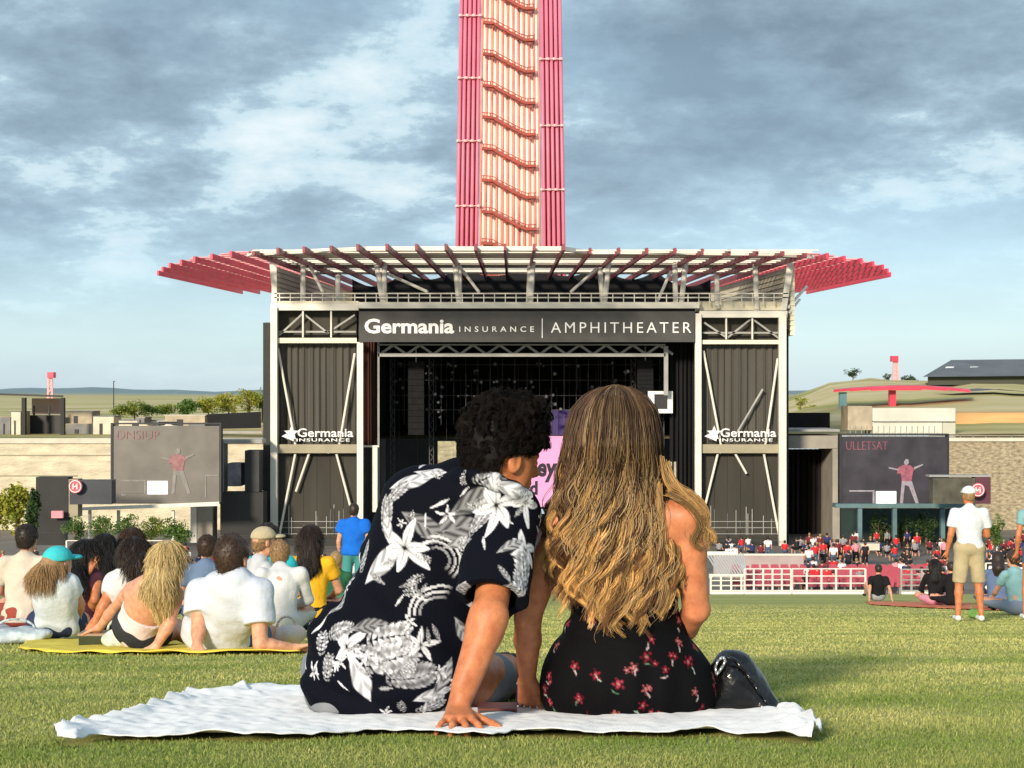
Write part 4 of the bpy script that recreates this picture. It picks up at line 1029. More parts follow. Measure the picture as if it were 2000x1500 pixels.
# ------------------------------------------------------------------ the woman with long wavy hair
wom = thing('person', tuple(ground_at(1225, 1385)), 'woman with long wavy blonde-brown hair in black dress with red flowers on the white blanket', 'person')
wo = ORG[wom.name]
skin_detail(mat('skin_warm', (0.60, 0.235, 0.11), 0.48, 0.08, 12, 0.12, 240, sss=0.12, spec=0.4)); HW = P_(1200, 868, 4.30); fW = nrm(A3((-.25, .95, -.12))); uW = nrm(A3((-.03, .02, 1)))
SKW = mat('skin_warm', (0.60, 0.285, 0.165), 0.48, 0.08, 12, 0.12, 240, sss=0.12, spec=0.4)
shR = P_(1338, 1012, 4.28); elR = P_(1360, 1190, 4.32); wrR = P_(1300, 1285, 4.60)
shL = P_(1098, 1020, 4.30); elL = P_(1031, 1205, 4.32); wrL = P_(1030, 1330, 4.40)
S = Sculpt(.0042)
head_ops(S, HW, fW, uW, .97)
S.cone(P_(1208, 985, 4.32), HW - uW * .06, .052, .050, .03)
S.ell(P_(1212, 1070, 4.34), (.150, .088, .17), .05); S.ell(P_(1220, 1190, 4.36), (.130, .085, .14), .05); S.ell(P_(1222, 1320, 4.40), (.185, .13, .13), .05)
S.cone(shL, P_(1205, 985, 4.31), .043, .045, .04); S.cone(P_(1205, 985, 4.31), shR, .045, .043, .04)
S.ell(P_(1290, 1030, 4.26), (.05, .03, .07), .03)
S.ell(shR + A3((-.004, -.004, .004)), (.052, .050, .052), .03); limb(S, shR, elR, (.048, .046, .038), .02); limb(S, elR, wrR, (.037, .037, .023), .012); hand_ops(S, wrR, nrm(A3((-.3, .8, -.3))), (0, .3, 1), -1, .86, .4, .08)
limb(S, shL, elL, (.047, .044, .037), .02); limb(S, elL, wrL, (.038, .038, .023), .012); hand_ops(S, wrL, nrm(A3((.10, .35, -1))), nrm(A3((-.2, -1, .1))), -1, .86, .55, .10)
for kn, an, hp in ((P_(1120, 1290, 4.95), P_(1270, 1345, 5.15), P_(1160, 1330, 4.45)), (P_(1330, 1290, 4.95), P_(1180, 1345, 5.2), P_(1280, 1330, 4.45))):
    limb(S, hp, kn, (.085, .078, .052), .03); limb(S, kn, an, (.05, .05, .034), .02); S.cone(an, an + A3((.02, .13, -.03)), .034, .026, .02)
put('body', S.mesh('body', wo), SKW, wom)
S = Sculpt(.0038)
S.ell(P_(1216, 1105, 4.335), (.158, .102, .16), .05); S.ell(P_(1222, 1200, 4.35), (.150, .100, .13), .06)
S.ell(P_(1224, 1335, 4.385), (.226, .165, .155), .07); S.ell(P_(1218, 1290, 4.38), (.205, .145, .15), .06)
S.cone(P_(1132, 1350, 4.40), P_(1125, 1330, 4.72), .110, .10, .05); S.cone(P_(1325, 1350, 4.40), P_(1330, 1330, 4.72), .115, .10, .05)
S.cone(P_(1300, 1100, 4.27), P_(1290, 985, 4.30), .010, .010, .01); S.cone(P_(1130, 1100, 4.27), P_(1135, 990, 4.30), .010, .010, .01)
def dress_fold(f, ax):
    X = ax[0][:, None, None]; Y = ax[1][None, :, None]; Z = ax[2][None, None, :]
    g = .004 * waves((X, Y, Z * .5), 34, 13) + .005 * np.sin((Z * 1.0 + .2 * X) * 70 + 3 * waves((X, Y, Z), 10, 5)) * np.exp(-((Z + .665) / .045) ** 2)
    g = g + .004 * np.sin(X * 55 + 4 * waves((X, Y, Z), 8, 21)) * np.clip((-.70 - Z) * 8, 0, 1); return (f + g).astype(np.float32)
S.warp(dress_fold); S.cut((0, 4.22, gz(4.22) + .014), (0, -.127, -1)); S.cut(P_(1216, 1040, 4.3), (0, .25, 1)) if 0 else None
me = S.mesh('dress', wo)
pr = Print(me, wo, (.0026, .0026, .0034)); rr = random.Random(9)
pts = []
tries = 0
while len(pts) < 170 and tries < 9000:
    tries += 1; i = rr.randrange(len(pr.V)); p = pr.V[i]
    if all(np.linalg.norm(p - q) > .042 for q in pts): pts.append(p); col = rr.choice([(.26, .010, .03), (.36, .03, .06), (.18, .008, .02), (.38, .09, .10)]); rot = rr.uniform(0, 6.28)
    else: continue
    sz = rr.uniform(.013, .022)
    pr.stamp(i, sz, rot, rose(col, 1))
    j = np.argmin(np.linalg.norm(pr.V - (p + A3((rr.uniform(-.02, .02), 0, rr.uniform(-.024, -.012)))), axis=1)); pr.stamp(int(j), .012, rot, sprig(rr.choice([(.42, .48, .42), (.10, .22, .12), (.5, .4, .4)])))
    if rr.random() < .6:
        j = np.argmin(np.linalg.norm(pr.V - (p + A3((rr.uniform(-.03, .03), 0, rr.uniform(-.02, .03)))), axis=1)); pr.stamp(int(j), .011, rot, rose(col, 1))
pr.done()
put('dress', me, attr_mat('flower_dress', 'col', .8, .15, 200, spec=.12), wom)

# long hair. outline of the fall, by height: (y, left, right)
HR = np.array([(752,1200,1208),(757,1176,1228),(764,1156,1246),(775,1138,1262),(800,1116,1283),(850,1098,1298),(900,1089,1304),(950,1078,1312),(1000,1068,1318),(1050,1060,1326),(1100,1062,1340),(1150,1074,1342),(1200,1088,1335),(1250,1104,1318),(1290,1115,1310)], float)
def hair_edge(y): return np.interp(y, HR[:, 0], HR[:, 1]), np.interp(y, HR[:, 0], HR[:, 2])
def hair_back(y):   # depth of the outermost hair at the middle
    return np.interp(y, [752, 775, 820, 870, 930, 1000, 1100, 1200, 1290], [4.30, 4.235, 4.185, 4.17, 4.195, 4.20, 4.205, 4.21, 4.195])
def hair_curv(y): return np.interp(y, [752, 800, 870, 950, 1050, 1290], [.03, .10, .13, .12, .10, .08])
# underlying mass
S = Sculpt(.005)
S.ell(HW + A3((0, .0, .012)), (.088, .096, .105), .03)
for y0, y1 in zip(range(830, 1180, 25), range(855, 1205, 25)):
    l, r_ = hair_edge(y0); c = (l + r_) / 2; hw = (r_ - l) / 2 * .80 / 700; dp = hair_back(y0) + .085
    S.ell(P_(c, y0, dp), (max(hw - .005, .05), .045, .055), .05)
S.warp(folds(.006, 50, 31))
me = S.mesh('hair', wo); n_ = len(me.vertices)
Vv, _ = mesh_arrays(me)
set_col(me, np.tile(np.array([.050, .026, .012]), (n_, 1)))
WH = attr_mat('wavy_hair', 'col', .55, spec=.35)
put('hair', me, WH, wom)
def long_hair():
    r = np.random.default_rng(21); m = 60; allP = []; allC = []; t = np.linspace(0, 1, m)
    def lock(s0, y0, yend, layer, amp0, wl_px, wid0, ns, root, tip, gy, jit=.7):
        y = y0 + (yend - y0) * t ** .96; l, rt = hair_edge(y); c = (l + rt) / 2; hw = (rt - l) / 2 - np.interp(y, [752, 790, 860, 950, 1100], [1, 8, 14, 14, 8])
        ss = s0 * (1 - .08 * np.clip((y - 1050) / 200, 0, 1)) + .04 * np.sin(y * .010 + r.uniform(0, 6.28)); ss = np.clip(ss, -1.0, 1.0)
        ph = r.uniform(0, 6.28) * jit + s0 * 2.6 + .5 * math.sin(s0 * 9); amp = np.interp(y, [780, 880, 980, 1090, 1260], [0, .12, .55, .95, 1.1]) * amp0
        arg = y / wl_px * 6.28 + ph; px = c + ss * hw + amp * (np.sin(arg) + .22 * np.sin(2 * arg + 1)); dz = amp * np.cos(arg) / 700 * .40
        cur = np.sqrt(np.clip(1 - np.abs(ss) ** 2, 0, 1)); d = hair_back(y) + hair_curv(y) * (1 - cur) + layer + dz
        base = np.stack([(px - CX) / F * d, d, (HY - y) / F * d], 1)
        wid = np.interp(y, [750, 800, 900, 1000, yend - 50, yend], [.007, .012, .012, 1 * wid0, wid0 * .8, .0015])
        off = r.normal(size=(ns, 3)) * A3((.6, .42, .1)); off /= np.maximum(1, np.linalg.norm(off, axis=1, keepdims=True) / 1.3)
        fc = np.cumsum(r.normal(size=(ns, 9, 3)) * .0011, axis=1); tq = np.linspace(0, 8, m); i0_ = np.minimum(tq.astype(int), 7); w_ = (tq - i0_); w_ = w_ * w_ * (3 - 2 * w_)
        fz = fc[:, i0_] * (1 - w_)[None, :, None] + fc[:, i0_ + 1] * w_[None, :, None]
        # a few hairs end early so the tips feather out
        P = base[None] + off[:, None, :] * wid[None, :, None] + fz
        fr = 1 - .22 * r.random(ns) ** 2.2; ti = t[None] * fr[:, None] * (m - 1); j0 = np.minimum(ti.astype(int), m - 2); wj = (ti - j0)[..., None]; A_ = np.arange(ns)[:, None]; P = P[A_, j0] * (1 - wj) + P[A_, j0 + 1] * wj
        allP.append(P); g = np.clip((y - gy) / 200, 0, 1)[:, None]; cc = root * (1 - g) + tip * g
        allC.append(cc[None] * (.75 + .5 * r.random((ns, 1, 1))) * (.38 + .85 * np.exp(-1.4 * (off ** 2).sum(1)))[:, None, None])  # strands off the lock's middle darkened: shade between locks put into the colour
    for k in range(170):     # soft under-layer, darker brown
        s0 = r.uniform(-1, 1); yend = r.uniform(1130, 1225) - 50 * s0 * s0
        lock(s0, 754 + 6 * r.random() + 5 * s0 * s0, yend, .006 + .018 * r.random(), r.uniform(7, 13), r.uniform(96, 112), .012, 34, A3((.055, .027, .013)) * r.uniform(.5, 1.5), A3((.13, .062, .024)) * r.uniform(.4, 1.4), r.uniform(850, 1000), .35)
    for k in range(136):     # distinct waves on top, dark roots running to blonde
        s0 = -1 + 2 * (k % 50 + r.random()) / 50; yend = r.uniform(1150, 1246) - 55 * s0 * s0 + (12 if r.random() < .25 else 0)
        blonde = r.random(); tip = A3((.76, .43, .145)) * r.uniform(.6, 1.35) if blonde > .38 else A3((.20, .09, .032)) * r.uniform(.4, 1.4)
        root = A3((.085, .043, .021)) * r.uniform(.5, 1.5) if r.random() > .22 else A3((.34, .22, .11)) * r.uniform(.6, 1.1)
        if s0 < -.6: root = root * 1.5 + .025  # left locks lightened at the roots: sky sheen put into the colour
        lock(s0, 753 + 6 * r.random() + 5 * s0 * s0, yend, -.012 + .017 * r.random(), r.uniform(12, 20), r.uniform(94, 108), r.uniform(.0050, .0085), 44, root, tip, r.uniform(800, 990), .17)
    for k in range(60):      # flyaway hairs standing off the mass
        s0 = r.uniform(-1, 1); lock(s0, 752 + 4 * r.random(), r.uniform(1000, 1262) - 40 * s0 * s0, -.012, r.uniform(8, 24), r.uniform(90, 150), .024, 5, A3((.16, .09, .045)), A3((.6, .4, .2)), 850)
    return np.concatenate(allP), np.concatenate(allC)
P, C = long_hair()
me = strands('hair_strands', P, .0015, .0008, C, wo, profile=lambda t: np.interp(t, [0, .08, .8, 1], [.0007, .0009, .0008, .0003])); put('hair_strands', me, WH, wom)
# lock falling over the right shoulder and loose ends
def side_locks():
    r = np.random.default_rng(5); m = 44; Ps = []; Cs = []
    SP = [[(1290,900),(1312,940),(1345,962),(1372,1000),(1384,1040),(1376,1070)],[(1292,890),(1320,945),(1356,975),(1378,1010),(1392,1035),(1388,1062)],[(1288,880),(1308,950),(1335,965),(1364,990),(1380,1020),(1368,1055)],
          [(1285,930),(1290,985),(1286,1040),(1300,1090),(1290,1140),(1306,1180)],[(1280,930),(1300,975),(1312,1010),(1300,1060),(1322,1110),(1330,1170)],[(1300,1000),(1290,1060),(1310,1120),(1335,1150),(1340,1200),(1326,1230)],[(1296,960),(1330,970),(1352,990),(1362,1020),(1358,1050),(1372,1078)]]
    for k in range(13):
        q = np.array(SP[[0, 1, 6, 2, 3, 6, 0][k % 7]], float) + r.normal(size=(6, 2)) * 4.5; t = np.linspace(0, 5, m)
        px = np.interp(t, range(6), q[:, 0]); py = np.interp(t, range(6), q[:, 1])
        kk = np.ones(9) / 9; pxs_ = np.r_[np.full(4, px[0]), px, np.full(4, px[-1])]; px = np.convolve(pxs_, kk, 'valid'); pys = np.r_[np.full(4, py[0]), py, np.full(4, py[-1])]; py = np.convolve(pys, kk, 'valid')
        px = px + 4 * np.sin(t * 2.4 + r.uniform(0, 6)) * np.clip(t - 1, 0, 2); d = np.interp(t, [0, 1.2, 2.5, 5], [4.24, 4.225, 4.235, 4.24]) + r.normal() * .006
        base = np.stack([(px - CX) / F * d, d, (HY - py) / F * d], 1); ns = 22
        wid = np.interp(t, [0, 1, 4, 5], [.007, .009, .007, .002]) ; off = r.normal(size=(ns, 3)) * A3((.6, .5, .3))
        fz = np.repeat(np.cumsum(r.normal(size=(ns, 1, 3)) * .003, axis=1), m, 1) * np.linspace(0, 1, m)[None, :, None]
        Ps.append(base[None] + off[:, None, :] * wid[None, :, None] + fz)
        col = A3((.50, .29, .11)) * (.35 + .95 * r.random()); Cs.append(np.ones((ns, m, 1)) * col * (.75 + .5 * r.random((ns, 1, 1))))
    return np.concatenate(Ps), np.concatenate(Cs)
P, C = side_locks(); put('hair_lock', strands('hair_lock', P, .0013, .0005, C, wo), WH, wom)

# ------------------------------------------------------------------ things lying by the couple
M_PATENT = mat('black_patent_leather', (.003, .003, .0035), .24, .3, 20, .25, 26, spec=.45, coat=.25)
bag = thing('handbag', tuple(ground_at(1450, 1388, .02)), 'shiny black leather handbag slumped on the blanket right of the woman', 'bag')
bo = ORG[bag.name]
S = Sculpt(.0035)
S.ell(P_(1425, 1335, 4.40), (.062, .075, .092), .04); S.cone(P_(1440, 1312, 4.40), P_(1492, 1382, 4.36), .055, .034, .03)
S.cone(P_(1415, 1370, 4.40), P_(1502, 1386, 4.36), .045, .026, .04); S.ell(P_(1455, 1345, 4.40), (.06, .06, .055), .04); S.ell(P_(1405, 1350, 4.42), (.035, .06, .065), .03)
S.warp(folds(.0035, 60, 44)); S.cut((0, 4.35, gz(4.35) + .016), (0, -.127, -1))
put('pouch', S.mesh('pouch', bo), M_PATENT, bag)
mb = MB(); pts = [W(1398 + 26 * math.sin(a) * .5 + 5 * a, 1306 - 22 * math.cos(a) + 4 * a, 4.31 + .01 * a) for a in np.linspace(0, 5, 14)]
mb.pipe([W(x, y, 4.315) for x, y in ((1399,1318),(1397,1302),(1403,1289),(1412,1283),(1417,1290),(1411,1302),(1404,1312),(1399,1318))], .0042, 8); mb.build('buckle', mat('silver_buckle', (.62, .62, .6), .25, .1, metal=.9), bag, smooth=True)
mb = MB(); mb.pipe([W(x, y, 4.33 - .0004 * i) for i, (x, y) in enumerate(((1418,1282),(1436,1290),(1456,1312),(1472,1336),(1490,1362),(1504,1384)))], .006, 8); mb.build('seam_piping', M_PATENT, bag, smooth=True)
b2_ = thing('backpack', tuple(ground_at(985, 1378, .01)), 'small black bag on the grass between the man and the woman', 'bag')
S = Sculpt(.005); S.ell(P_(980, 1335, 4.98), (.06, .06, .07), .04); S.cone(P_(960, 1360, 4.95), P_(1000, 1300, 5.0), .05, .04, .03); S.warp(folds(.004, 50, 4)); put('pouch', S.mesh('pouch', ORG[b2_.name]), mat('black_nylon', (.012, .012, .014), .7, .3, 20, .3, 90), b2_)
mb = MB(); mb.pipe([W(x, y, 4.88) for x, y in ((962,1330),(958,1300),(972,1278),(995,1276),(1008,1296))], .006, 6); mb.build('strap', mat('tan_strap', (.25, .17, .10), .7, .2, 20), b2_, smooth=True)
cn = thing('drink_can', tuple(ground_at(1022, 1393, .014)), 'small dark violet drink can standing by the woman\'s left hand', 'can')
c0 = ground_at(1022, 1393, .014); mb = MB(); mb.tube(c0 + Vector((0, .12, 0)), c0 + Vector((0, .12, .060)), .020, .020, 20); mb.build('body', mat('violet_can', (.012, .010, .06), .5, .2, 30), cn, smooth=False)
mb = MB(); mb.tube(c0 + Vector((0, .12, .0605)), c0 + Vector((0, .12, .068)), .020, .016, 20); mb.build('lid', M_STEELG, cn)
ph = thing('wallet', tuple(ground_at(965, 1392, .014)), 'flat red-brown wallet on the blanket beside the planted hand', 'wallet')
c0 = ground_at(968, 1394, .016); mb = MB(); mb.box((c0.x - .05, c0.y, c0.z), (c0.x + .06, c0.y + .09, c0.z + .014)); mb.build('cover', mat('red_brown_leather', (.16, .035, .02), .5, .2, 20), ph)
mb = MB(); mb.box((c0.x - .045, c0.y - .002, c0.z + .004), (c0.x + .055, c0.y - .0005, c0.z + .009)); mb.build('lining', M_DARK, ph)
# ------------------------------------------------------------------ everybody else on the lawn
def cloth(name, col, var=.08, rough=.85): return mat('cloth_' + name, col, rough, var, 9, .22, 22, spec=.2)
HAIRC = {'black': (.010, .008, .007), 'brown': (.045, .022, .012), 'dark': (.022, .012, .008), 'blonde': (.52, .38, .17), 'sandy': (.30, .18, .08)}
def hair_mat(c): return mat('hair_' + c, HAIRC[c], .5, .3, 60, .5, 180, stretch=(1, 1, .15))
def person(base, J, label, skin=SKIN2, hair='brown', hstyle='short', shirt=None, sleeve=.5, hem=0.0, pants=None, plen=.5, shoes=None, cap=None, s=1.0, w=1.0, face=(0, 1, 0), h=None, head_up=(0, 0, 1), loose=.008, strapback=False, group=None, sk_low=None):
    root = thing('person', base, label, 'person', group); org = ORG[root.name]
    J = {k: A3(v) for k, v in J.items()}
    d = base[1]; h = h or max(.0075, .0085 * d / 9.0)
    up = J['chest'] - J['pelvis']; rt = J['shR'] - J['shL']; B = basis(rt, up); u = nrm(up)
    mid = (J['pelvis'] + J['chest']) / 2; H = J['head']; fx_ = nrm(A3(face))
    def torso(S, e, low=True):
        S.ell(J['chest'], (A3((.150 * w, .105, .16)) + e) * s, .05 * s, B)
        S.ell(mid, (A3((.130 * w, .100, .15)) + e * 1.3) * s, .06 * s, B)
        if low: S.ell(J['pelvis'], (A3((.160 * w, .120, .12)) + e) * s, .05 * s, B)
        S.cone(J['neck'] - u * .02, J['shR'] - u * .01, (.050 + e) * s, (.044 + e) * s, .05 * s); S.cone(J['neck'] - u * .02, J['shL'] - u * .01, (.050 + e) * s, (.044 + e) * s, .05 * s)
    S = Sculpt(h); torso(S, 0.0); head_ops(S, H, fx_, head_up, s)
    S.cone(J['neck'], H - A3(head_up) * .05 * s, .050 * s, .046 * s, .03 * s)
    for q in 'LR':
        limb(S, J['sh' + q], J['el' + q], A3((.046, .042, .035)) * s * w, .02); limb(S, J['el' + q], J['wr' + q], A3((.036, .037, .024)) * s, .012, .3)
        fd_ = nrm(J['wr' + q] - J['el' + q])
        if 'hf' in J and q in 'LR' and J.get('hand' + q) is not None: fd_ = nrm(J['hand' + q])
        n_ = np.cross(fd_, [1, .1, .2]); 
        if n_[2] < 0: n_ = -n_
        hand_ops(S, J['wr' + q], fd_, n_, 1 if q == 'R' else -1, s * .95, .35, .10)
        limb(S, J['hip' + q], J['kn' + q], A3((.082, .076, .052)) * s, .03); limb(S, J['kn' + q], J['an' + q], A3((.052, .054, .034)) * s, .02, .3)
    put('body', S.mesh('body', org), skin, root)
    if shirt is not None:
        S = Sculpt(h); torso(S, loose, hem > -0.2)
        S.cone(J['neck'] - u * .03 * s, J['neck'] + u * .01 * s, .070 * s, .060 * s, .04 * s)
        for q in 'LR':
            if sleeve > 0:
                a, b = J['sh' + q], J['el' + q]; ln = np.linalg.norm(b - a); dr = (b - a) / ln
                if sleeve <= 1: S.cone(a, a + dr * (ln * sleeve + .06), (.052 + loose) * s * w, (.050 + loose * 1.3) * s * w, .03 * s, [(a + dr * ln * sleeve, dr)])
                else:
                    S.cone(a, b, (.050 + loose) * s, (.044 + loose) * s, .03); c = J['wr' + q]; S.cone(b, c, (.044 + loose) * s, (.032 + loose) * s, .02)
        S.warp(folds(.009 * s, 20, int(abs(base[0]) * 37 + d * 11) % 97)); S.warp(folds(.007 * s, 40, 5 + int(abs(base[0]) * 31) % 50))
        S.cut(J['pelvis'] - u * hem * s, -u)
        if strapback: S.cut(J['chest'] + u * strapback * s, u)
        put('shirt', S.mesh('shirt', org), shirt, root)
    if pants is not None:
        S = Sculpt(h); S.ell(J['pelvis'], A3((.172 * w, .130, .125)) * s, .04, B)
        for q in 'LR':
            a, b, c = J['hip' + q], J['kn' + q], J['an' + q]
            if plen <= 1:
                dr = nrm(b - a); ln = np.linalg.norm(b - a) * plen; S.cone(a, a + dr * (ln + .05), .096 * s, .088 * s, .03, [(a + dr * ln, dr)])
            else: S.cone(a, b, .095 * s, .068 * s, .03); S.cone(b, c, .066 * s, .052 * s, .03)
        S.warp(folds(.006 * s, 26, 5)); S.cut(J['pelvis'] + u * .10 * s, u)
        put('shorts' if plen <= 1 else 'trousers', S.mesh('shorts', org), pants, root)
    for q in 'LR':
        toe = J.get('toe' + q)
        if toe is None: toe = J['an' + q] + A3((0, .16, -.05)) * s
        S = Sculpt(h); S.cone(J['an' + q] - A3((0, .02, .035)) * s, toe, .040 * s, .032 * s, .02); S.cut(J['an' + q] - A3((0, 0, .075)) * s, (0, 0, -1))
        put('shoe', S.mesh('shoe', org), shoes or cloth('dark', (.03, .03, .035)), root)
    # hair
    if hstyle:
        S = Sculpt(h * .9); short_hair(S, H, fx_, head_up, s, -.004 if cap is not None else (.010 if hstyle == 'short' else .013))
        if hstyle == 'long' or hstyle == 'mid':
            ln = J.get('hairend'); ln = ln if ln is not None else H - fx_ * .12 * s - A3((0, 0, .38 if hstyle == 'long' else .22)) * s
            a = H - fx_ * .06 * s - A3(head_up) * .02 * s; m_ = (a + ln) / 2 - fx_ * .03 * s
            S.cone(a, m_, .085 * s, .085 * s, .04 * s); S.cone(m_, ln, .085 * s, .045 * s, .04 * s)
            for q in (-1, 1): S.cone(a + nrm(rt) * .05 * q * s, ln + nrm(rt) * .05 * q * s, .045 * s, .022 * s, .03 * s)
        elif hstyle == 'bun': S.ell(H - fx_ * .10 * s + A3(head_up) * .06 * s, A3((.04, .04, .04)) * s, .02)
        S.warp(folds(.006 * s, 55, 7)); me = S.mesh('hair', org); put('hair', me, hair_mat(hair), root)
        if d < 16 or hstyle == 'long':
            Vh, Nh = mesh_arrays(me); Vh = Vh + np.array(org); r = np.random.default_rng(3); n = 900 if hstyle == 'short' else 2600
            low = (Vh - H) @ A3(head_up) < (.02 * s if cap is not None else 9); I = np.where(low)[0][r.integers(0, low.sum(), n)]; L_ = (.03 if hstyle == 'short' else .13) * s; t = np.linspace(0, 1, 8)[None, :, None]
            T = (r.normal(size=(n, 3)) * .35 - fx_ * .4 + A3((0, 0, -.3)) if hstyle == 'short' else r.normal(size=(n, 3)) * .10 + A3((0, 0, -1)))
            T = T - Nh[I] * (T * Nh[I]).sum(1, keepdims=True) * .95
            P = Vh[I][:, None] + T[:, None] * L_ * t + Nh[I][:, None] * (.001 + .005 * np.sin(t * 3)) * s
            c = np.array(HAIRC[hair]) * (.45 + 1.3 * r.random((n, 1, 1))) * np.ones((1, 8, 1))
            put('hair_strands', strands('hair_strands', P, .0014 * max(1, d / 9), .0006, c, org), attr_mat('fine_hair', 'col', .45), root)
    if cap is not None:
        f = fx_; u_ = nrm(A3(head_up) - f * (A3(head_up) @ f)); M = np.stack([np.cross(f, u_), f, u_], 1)
        S = Sculpt(h * .9); c = H + (u_ * .045 - f * .008) * s
        S.ell(c, A3((.094, .108, .088)) * s, .01, M); S.cut(c - u_ * .012 * s, -u_)
        put('cap', S.mesh('cap', org), cap, root)
        S = Sculpt(h * .7); S.ell(c + f * .12 * s, A3((.075, .075, .018)) * s, .01, M); put('cap_brim', S.mesh('cap_brim', org), cap, root)
    return root
def xf(base, yaw, s, pts):
    c, q = math.cos(yaw), math.sin(yaw); b = A3(base)
    return {k: b + A3((v[0] * c - v[1] * q, v[0] * q + v[1] * c, v[2])) * s for k, v in pts.items()}
STAND = dict(pelvis=(0, 0, .97), chest=(0, .0, 1.28), neck=(0, -.01, 1.47), head=(0, .02, 1.63), shL=(-.185, 0, 1.41), shR=(.185, 0, 1.41), elL=(-.245, -.02, 1.13), elR=(.245, -.02, 1.13), wrL=(-.235, .07, .89), wrR=(.235, .07, .89),
    hipL=(-.09, 0, .92), hipR=(.09, 0, .92), knL=(-.125, .02, .50), knR=(.125, .02, .50), anL=(-.15, -.02, .09), anR=(.15, -.02, .09))
SIT = dict(pelvis=(0, 0, .12), chest=(0, .05, .42), neck=(0, .07, .60), head=(0, .11, .75), shL=(-.17, .05, .55), shR=(.17, .05, .55), elL=(-.25, .15, .30), elR=(.25, .15, .30), wrL=(-.16, .34, .22), wrR=(.16, .34, .22),
    hipL=(-.09, .03, .11), hipR=(.09, .03, .11), knL=(-.27, .36, .16), knR=(.27, .36, .16), anL=(.08, .44, .08), anR=(-.08, .44, .08))
BACK = dict(pelvis=(0, .05, .12), chest=(0, -.02, .42), neck=(0, -.05, .59), head=(0, -.02, .75), shL=(-.18, -.04, .54), shR=(.18, -.04, .54), elL=(-.24, -.18, .28), elR=(.24, -.18, .28), wrL=(-.27, -.26, .05), wrR=(.27, -.26, .05),
    hipL=(-.09, .10, .11), hipR=(.09, .10, .11), knL=(-.14, .52, .36), knR=(.14, .52, .36), anL=(-.12, .82, .08), anR=(.12, .82, .08))
def mod(P, **k): q = dict(P); q.update(k); return q
TEE = cloth('white_tee', (.56, .60, .68)); WHT = cloth('white', (.62, .62, .63)); CREAM = cloth('cream', (.60, .52, .42))
# yellow blanket and the mats
def cloth_sheet(name, outline, label, m, cat='blanket', thick=.006, amp=.010, seed=1):
    F_ = [ground_at(*p) for p in outline[0]]; B_ = [ground_at(*p) for p in outline[1]]; n, nv = 120, 26
    f = resample(F_, n); b = resample(B_, n); t = np.linspace(0, 1, nv)[None, :, None]; P = f[:, None] * (1 - t) + b[:, None] * t
    X, Y = P[..., 0], P[..., 1]; Z = gzv(Y) + .012 + amp * (1 + waves((X, Y, 0 * X), 16, seed)) ; N_ = n * nv
    V = np.concatenate([np.stack([X, Y, Z], 2).reshape(-1, 3), np.stack([X, Y, Z - thick], 2).reshape(-1, 3)]); I = np.arange(N_).reshape(n, nv)
    a = np.stack([I[:-1, :-1], I[1:, :-1], I[1:, 1:], I[:-1, 1:]], -1).reshape(-1, 4); Q = [a, a[:, ::-1] + N_]
    for e in (I[:, 0], I[::-1, -1], I[0, ::-1], I[-1, :]): Q.append(np.stack([e[:-1], e[:-1] + N_, e[1:] + N_, e[1:]], 1))
    return props(put(name, np_mesh(name, V, np.concatenate(Q)), m), label, cat)
cloth_sheet('picnic_blanket', ([(35,1272),(90,1279),(180,1280),(300,1281),(420,1281),(585,1280)], [(70,1248),(120,1246),(200,1246),(320,1248),(450,1252),(600,1262)]), 'bright yellow blanket spread under the reclining group on the left', mat('yellow_cloth', (.80, .62, .07), .9, .15, 10, .3, 120), amp=.014, seed=3)
cloth_sheet('picnic_blanket', ([(-60,1262),(40,1256),(140,1254),(230,1250)], [(-60,1222),(30,1220),(120,1222),(220,1222)]), 'pale grey-blue blanket at the left edge beneath the woman in the turquoise cap', mat('pale_grey_cloth', (.45, .50, .55), .9, .3, 6, .3, 100), seed=5)
cloth_sheet('picnic_blanket', ([(-40,1226),(30,1225),(100,1224)], [(-40,1207),(30,1206),(100,1206)]), 'red striped mat below the man in the cream shirt', mat('red_mat', (.50, .10, .06), .9, .5, 5, .2, 60, stretch=(.3, 3, 1)), 'mat', seed=6)
cloth_sheet('picnic_blanket', ([(1700,1182),(1780,1187),(1900,1192),(2040,1196)], [(1690,1176),(1780,1177),(1900,1180),(2040,1182)]), 'orange-red mat under the sitters behind the standing man', mat('orange_mat', (.62, .16, .07), .9, .3, .8), 'mat', seed=7)
cloth_sheet('picnic_blanket', ([(530,1206),(600,1208),(690,1207)], [(540,1198),(600,1197),(690,1197)]), 'dull pink mat beneath the woman in the yellow top', mat('pink_mat', (.45, .25, .22), .9, .3, 2), 'mat', seed=8)

# reclining man in the white T-shirt
d = 8.55; q = P_
J = dict(pelvis=q(420, 1240, d + .15), chest=q(452, 1175, d + .02), neck=q(462, 1132, d - .04), head=q(455, 1092, d), shL=q(392, 1160, d + .05), shR=q(505, 1158, d - .05), elL=q(388, 1225, d - .02), wrL=q(385, 1262, d - .12),
    elR=q(508, 1258, d - .12), wrR=q(575, 1266, d - .02), hipL=q(440, 1245, d + .3), hipR=q(475, 1250, d + .3), knL=q(500, 1225, d + .75), knR=q(520, 1235, d + .72), anL=q(540, 1256, d + 1.2), anR=q(560, 1256, d + 1.2))
person(tuple(G(450, d)), J, 'brown-haired man in white T-shirt reclining on one elbow at the right of the yellow blanket', shirt=TEE, sleeve=.62, hem=.10, pants=cloth('denim', (.08, .12, .20)), plen=.6, hair='brown', s=1.03, w=1.12, face=(.35, .93, 0), loose=.022)
